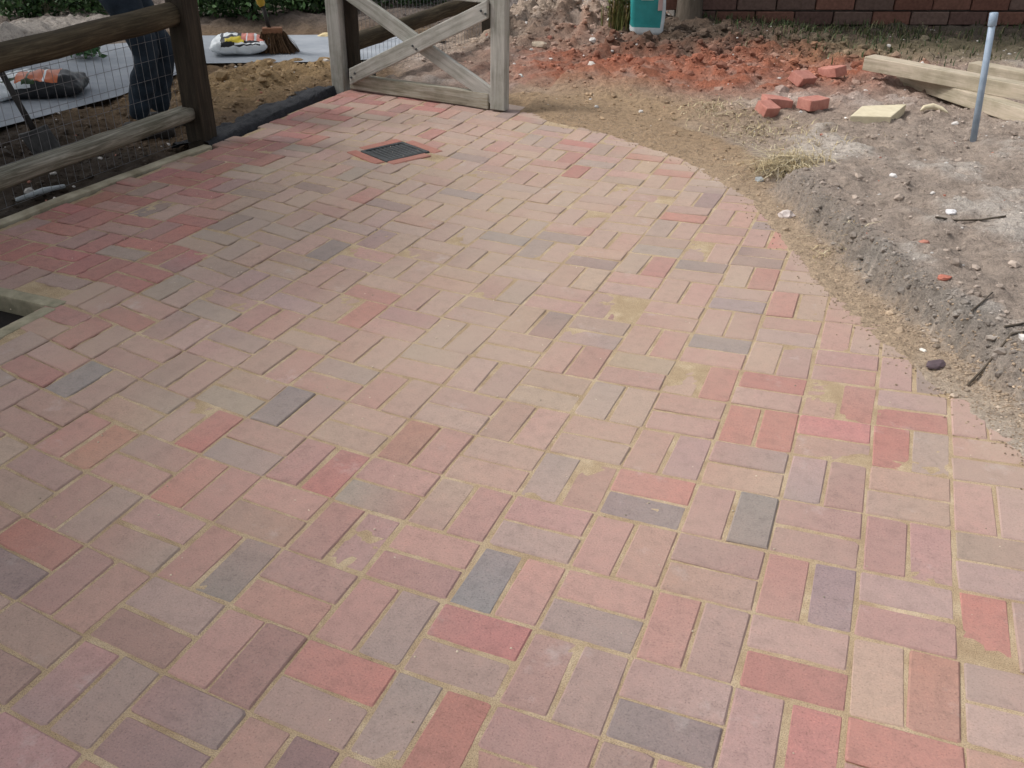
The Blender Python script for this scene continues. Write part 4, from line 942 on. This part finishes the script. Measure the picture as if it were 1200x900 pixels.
# ------------------------------------------------------------------ person beyond the fence (dark trousers; upper half is above the frame)
def person(loc, rz):
    J = {}; E = []; Rd = {}
    def j(n, p, r, par=None):
        J[n] = p; Rd[n] = r
        if par: E.append((par, n))
    j('pelvis', (-0.04, 0, 0.90), 0.150)
    j('waist', (0.02, 0, 1.04), 0.130, 'pelvis'); j('chest', (0.13, 0, 1.25), 0.150, 'waist'); j('neck', (0.24, 0, 1.44), 0.062, 'chest'); j('jaw', (0.30, 0, 1.53), 0.075, 'neck'); j('head', (0.32, 0, 1.63), 0.095, 'jaw'); j('crown', (0.33, 0, 1.71), 0.075, 'head')
    for s, nm in ((1, 'l'), (-1, 'r')):
        j('hip' + nm, (-0.05, 0.095 * s, 0.84), 0.115, 'pelvis'); j('thigh' + nm, (0.04, 0.105 * s, 0.66), 0.098, 'hip' + nm)
        j('knee' + nm, (0.12 + 0.03 * s, 0.11 * s, 0.47), 0.074, 'thigh' + nm); j('calf' + nm, (0.06 + 0.03 * s, 0.11 * s, 0.30), 0.072, 'knee' + nm); j('hem' + nm, (0.01 + 0.04 * s, 0.11 * s, 0.10), 0.070, 'calf' + nm)
        j('sh' + nm, (0.16, 0.18 * s, 1.36), 0.070, 'chest'); j('el' + nm, (0.27, 0.24 * s, 1.10), 0.050, 'sh' + nm); j('wr' + nm, (0.44, 0.14 * s, 0.98), 0.032, 'el' + nm); j('pa' + nm, (0.50, 0.10 * s, 0.96), 0.036, 'wr' + nm)
        for f in range(4):
            o_ = (f - 1.5) * 0.021
            j('fa%d%s' % (f, nm), (0.54, 0.10 * s + o_ * 0.4, 0.955 - o_), 0.010, 'pa' + nm); j('fb%d%s' % (f, nm), (0.575 - 0.004 * f, 0.085 * s + o_ * 0.3, 0.935 - o_), 0.009, 'fa%d%s' % (f, nm)); j('fc%d%s' % (f, nm), (0.57, 0.06 * s, 0.915 - o_), 0.008, 'fb%d%s' % (f, nm))
        j('ta' + nm, (0.50, 0.065 * s, 0.985), 0.011, 'pa' + nm); j('tb' + nm, (0.535, 0.045 * s, 0.985), 0.009, 'ta' + nm)
    names = list(J); me = bpy.data.meshes.new('person'); me.from_pydata([J[n] for n in names], [(names.index(a), names.index(b)) for a, b in E], [])
    o = bpy.data.objects.new('person', me); col.objects.link(o)
    md = o.modifiers.new('skin', 'SKIN'); md.branch_smoothing = 0.4
    for k, n in enumerate(names):
        sv = me.skin_vertices[0].data[k]; sv.radius = (Rd[n], Rd[n]); sv.use_root = (n == 'pelvis')
    ss = o.modifiers.new('sub', 'SUBSURF'); ss.levels = 2; ss.render_levels = 2
    bpy.context.view_layer.update()
    me2 = bpy.data.meshes.new_from_object(o.evaluated_get(bpy.context.evaluated_depsgraph_get()))
    o.modifiers.clear(); o.data = me2; me2.name = 'person'
    for v in me2.vertices:                                     # folds in the cloth
        if v.co.z < 1.42:
            n_ = noise.noise_vector(Vector((v.co.x * 9, v.co.y * 9, v.co.z * 16))); v.co += n_ * 0.017
    me2.materials.clear()
    for mm in (M_JEANS, M_JACKET, M_SKIN): me2.materials.append(mm)
    mi = []
    for p in me2.polygons:
        c = p.center; k = 0 if c.z < 0.97 and c.x < 0.40 else 1
        if c.z > 1.47 or c.x > 0.46: k = 2
        mi.append(k)
    me2.polygons.foreach_set('material_index', mi); me2.polygons.foreach_set('use_smooth', [True] * len(mi))
    o.location = loc; o.rotation_euler = (0, 0, rz)
    V, F = stone_mesh(3, 2); hv = [(v.x * 0.115 - 0.015, v.y * 0.10, v.z * 0.10 + 0.03) for v in [x.normalized() for x in V]]
    mesh_obj('hair', hv, F, M_HAIR, o, True, loc=(0.31, 0, 1.68))
    for s in (1, -1):
        bm = bm_box(0.29, 0.10, 0.10, 0.035, 3, 4)
        for v in bm.verts:
            if v.co.x > 0.03: v.co.z = -0.05 + (v.co.z + 0.05) * (1 - 2.6 * (v.co.x - 0.03))
        bm_obj('boot', bm, M_BOOT, o, True, loc=(0.06 + 0.04 * s, 0.11 * s, 0.05))
        for (yy, zz) in ((0.034, 1.63),): bm_obj('eye', bm_tube([(0, 0, -0.006), (0, 0, 0.006)], 0.008, 8), M_HAIR, o, True, loc=(0.405, yy * s, zz))
    return o
pp = ground_pt(176, 141, -0.03)
per = person((pp.x - 0.02, pp.y, -0.115), math.atan2(0.384, 0.923) + 0.15); tag(per, 'person in dark trousers standing behind the log fence by its end post', 'person')

# ------------------------------------------------------------------ unseen trees, added out of frame to darken the left side
def tree(x, y, h, rad, label, seed, n=9000):
    t = empty('tree', (x, y, -0.05)); tag(t, label, 'tree', 'unseen trees added for shade on the street side')
    r_ = random.Random(seed)
    bm_obj('trunk', bm_tube([(0, 0, -0.2), (0.02, 0, 0.3), (0.05, 0.03, 1.2), (0.0, 0.06, h * 0.55), (0.05, 0.1, h * 0.85)], [0.22, 0.16, 0.13, 0.10, 0.04], 12, True, 0.2, seed), M_BARK, t, True)
    for k in range(5):
        a = k * 1.26 + r_.random(); bm_obj('limb', bm_tube([(0.02, 0.05, h * 0.45), (math.cos(a) * rad * 0.35, math.sin(a) * rad * 0.35, h * 0.62), (math.cos(a) * rad * 0.75, math.sin(a) * rad * 0.75, h * 0.72)], [0.06, 0.04, 0.015], 7), M_BARK, t, True)
    leaves('crown', (0, 0, h * 0.75), (rad, rad, h * 0.30), n, 0.075, GREEN, t, 0.15, seed, 0.5)
tree(-5.6, 0.35, 4.4, 2.1, 'unseen leafy tree added for shade beside the lane, left of the paving', 51, 16000)
tree(-4.1, -2.3, 4.3, 1.9, 'unseen leafy tree added for shade behind the viewer on the street side', 52, 13000)
tree(-7.3, 2.3, 4.5, 2.0, 'unseen leafy tree added for shade beyond the lane', 53, 12000)
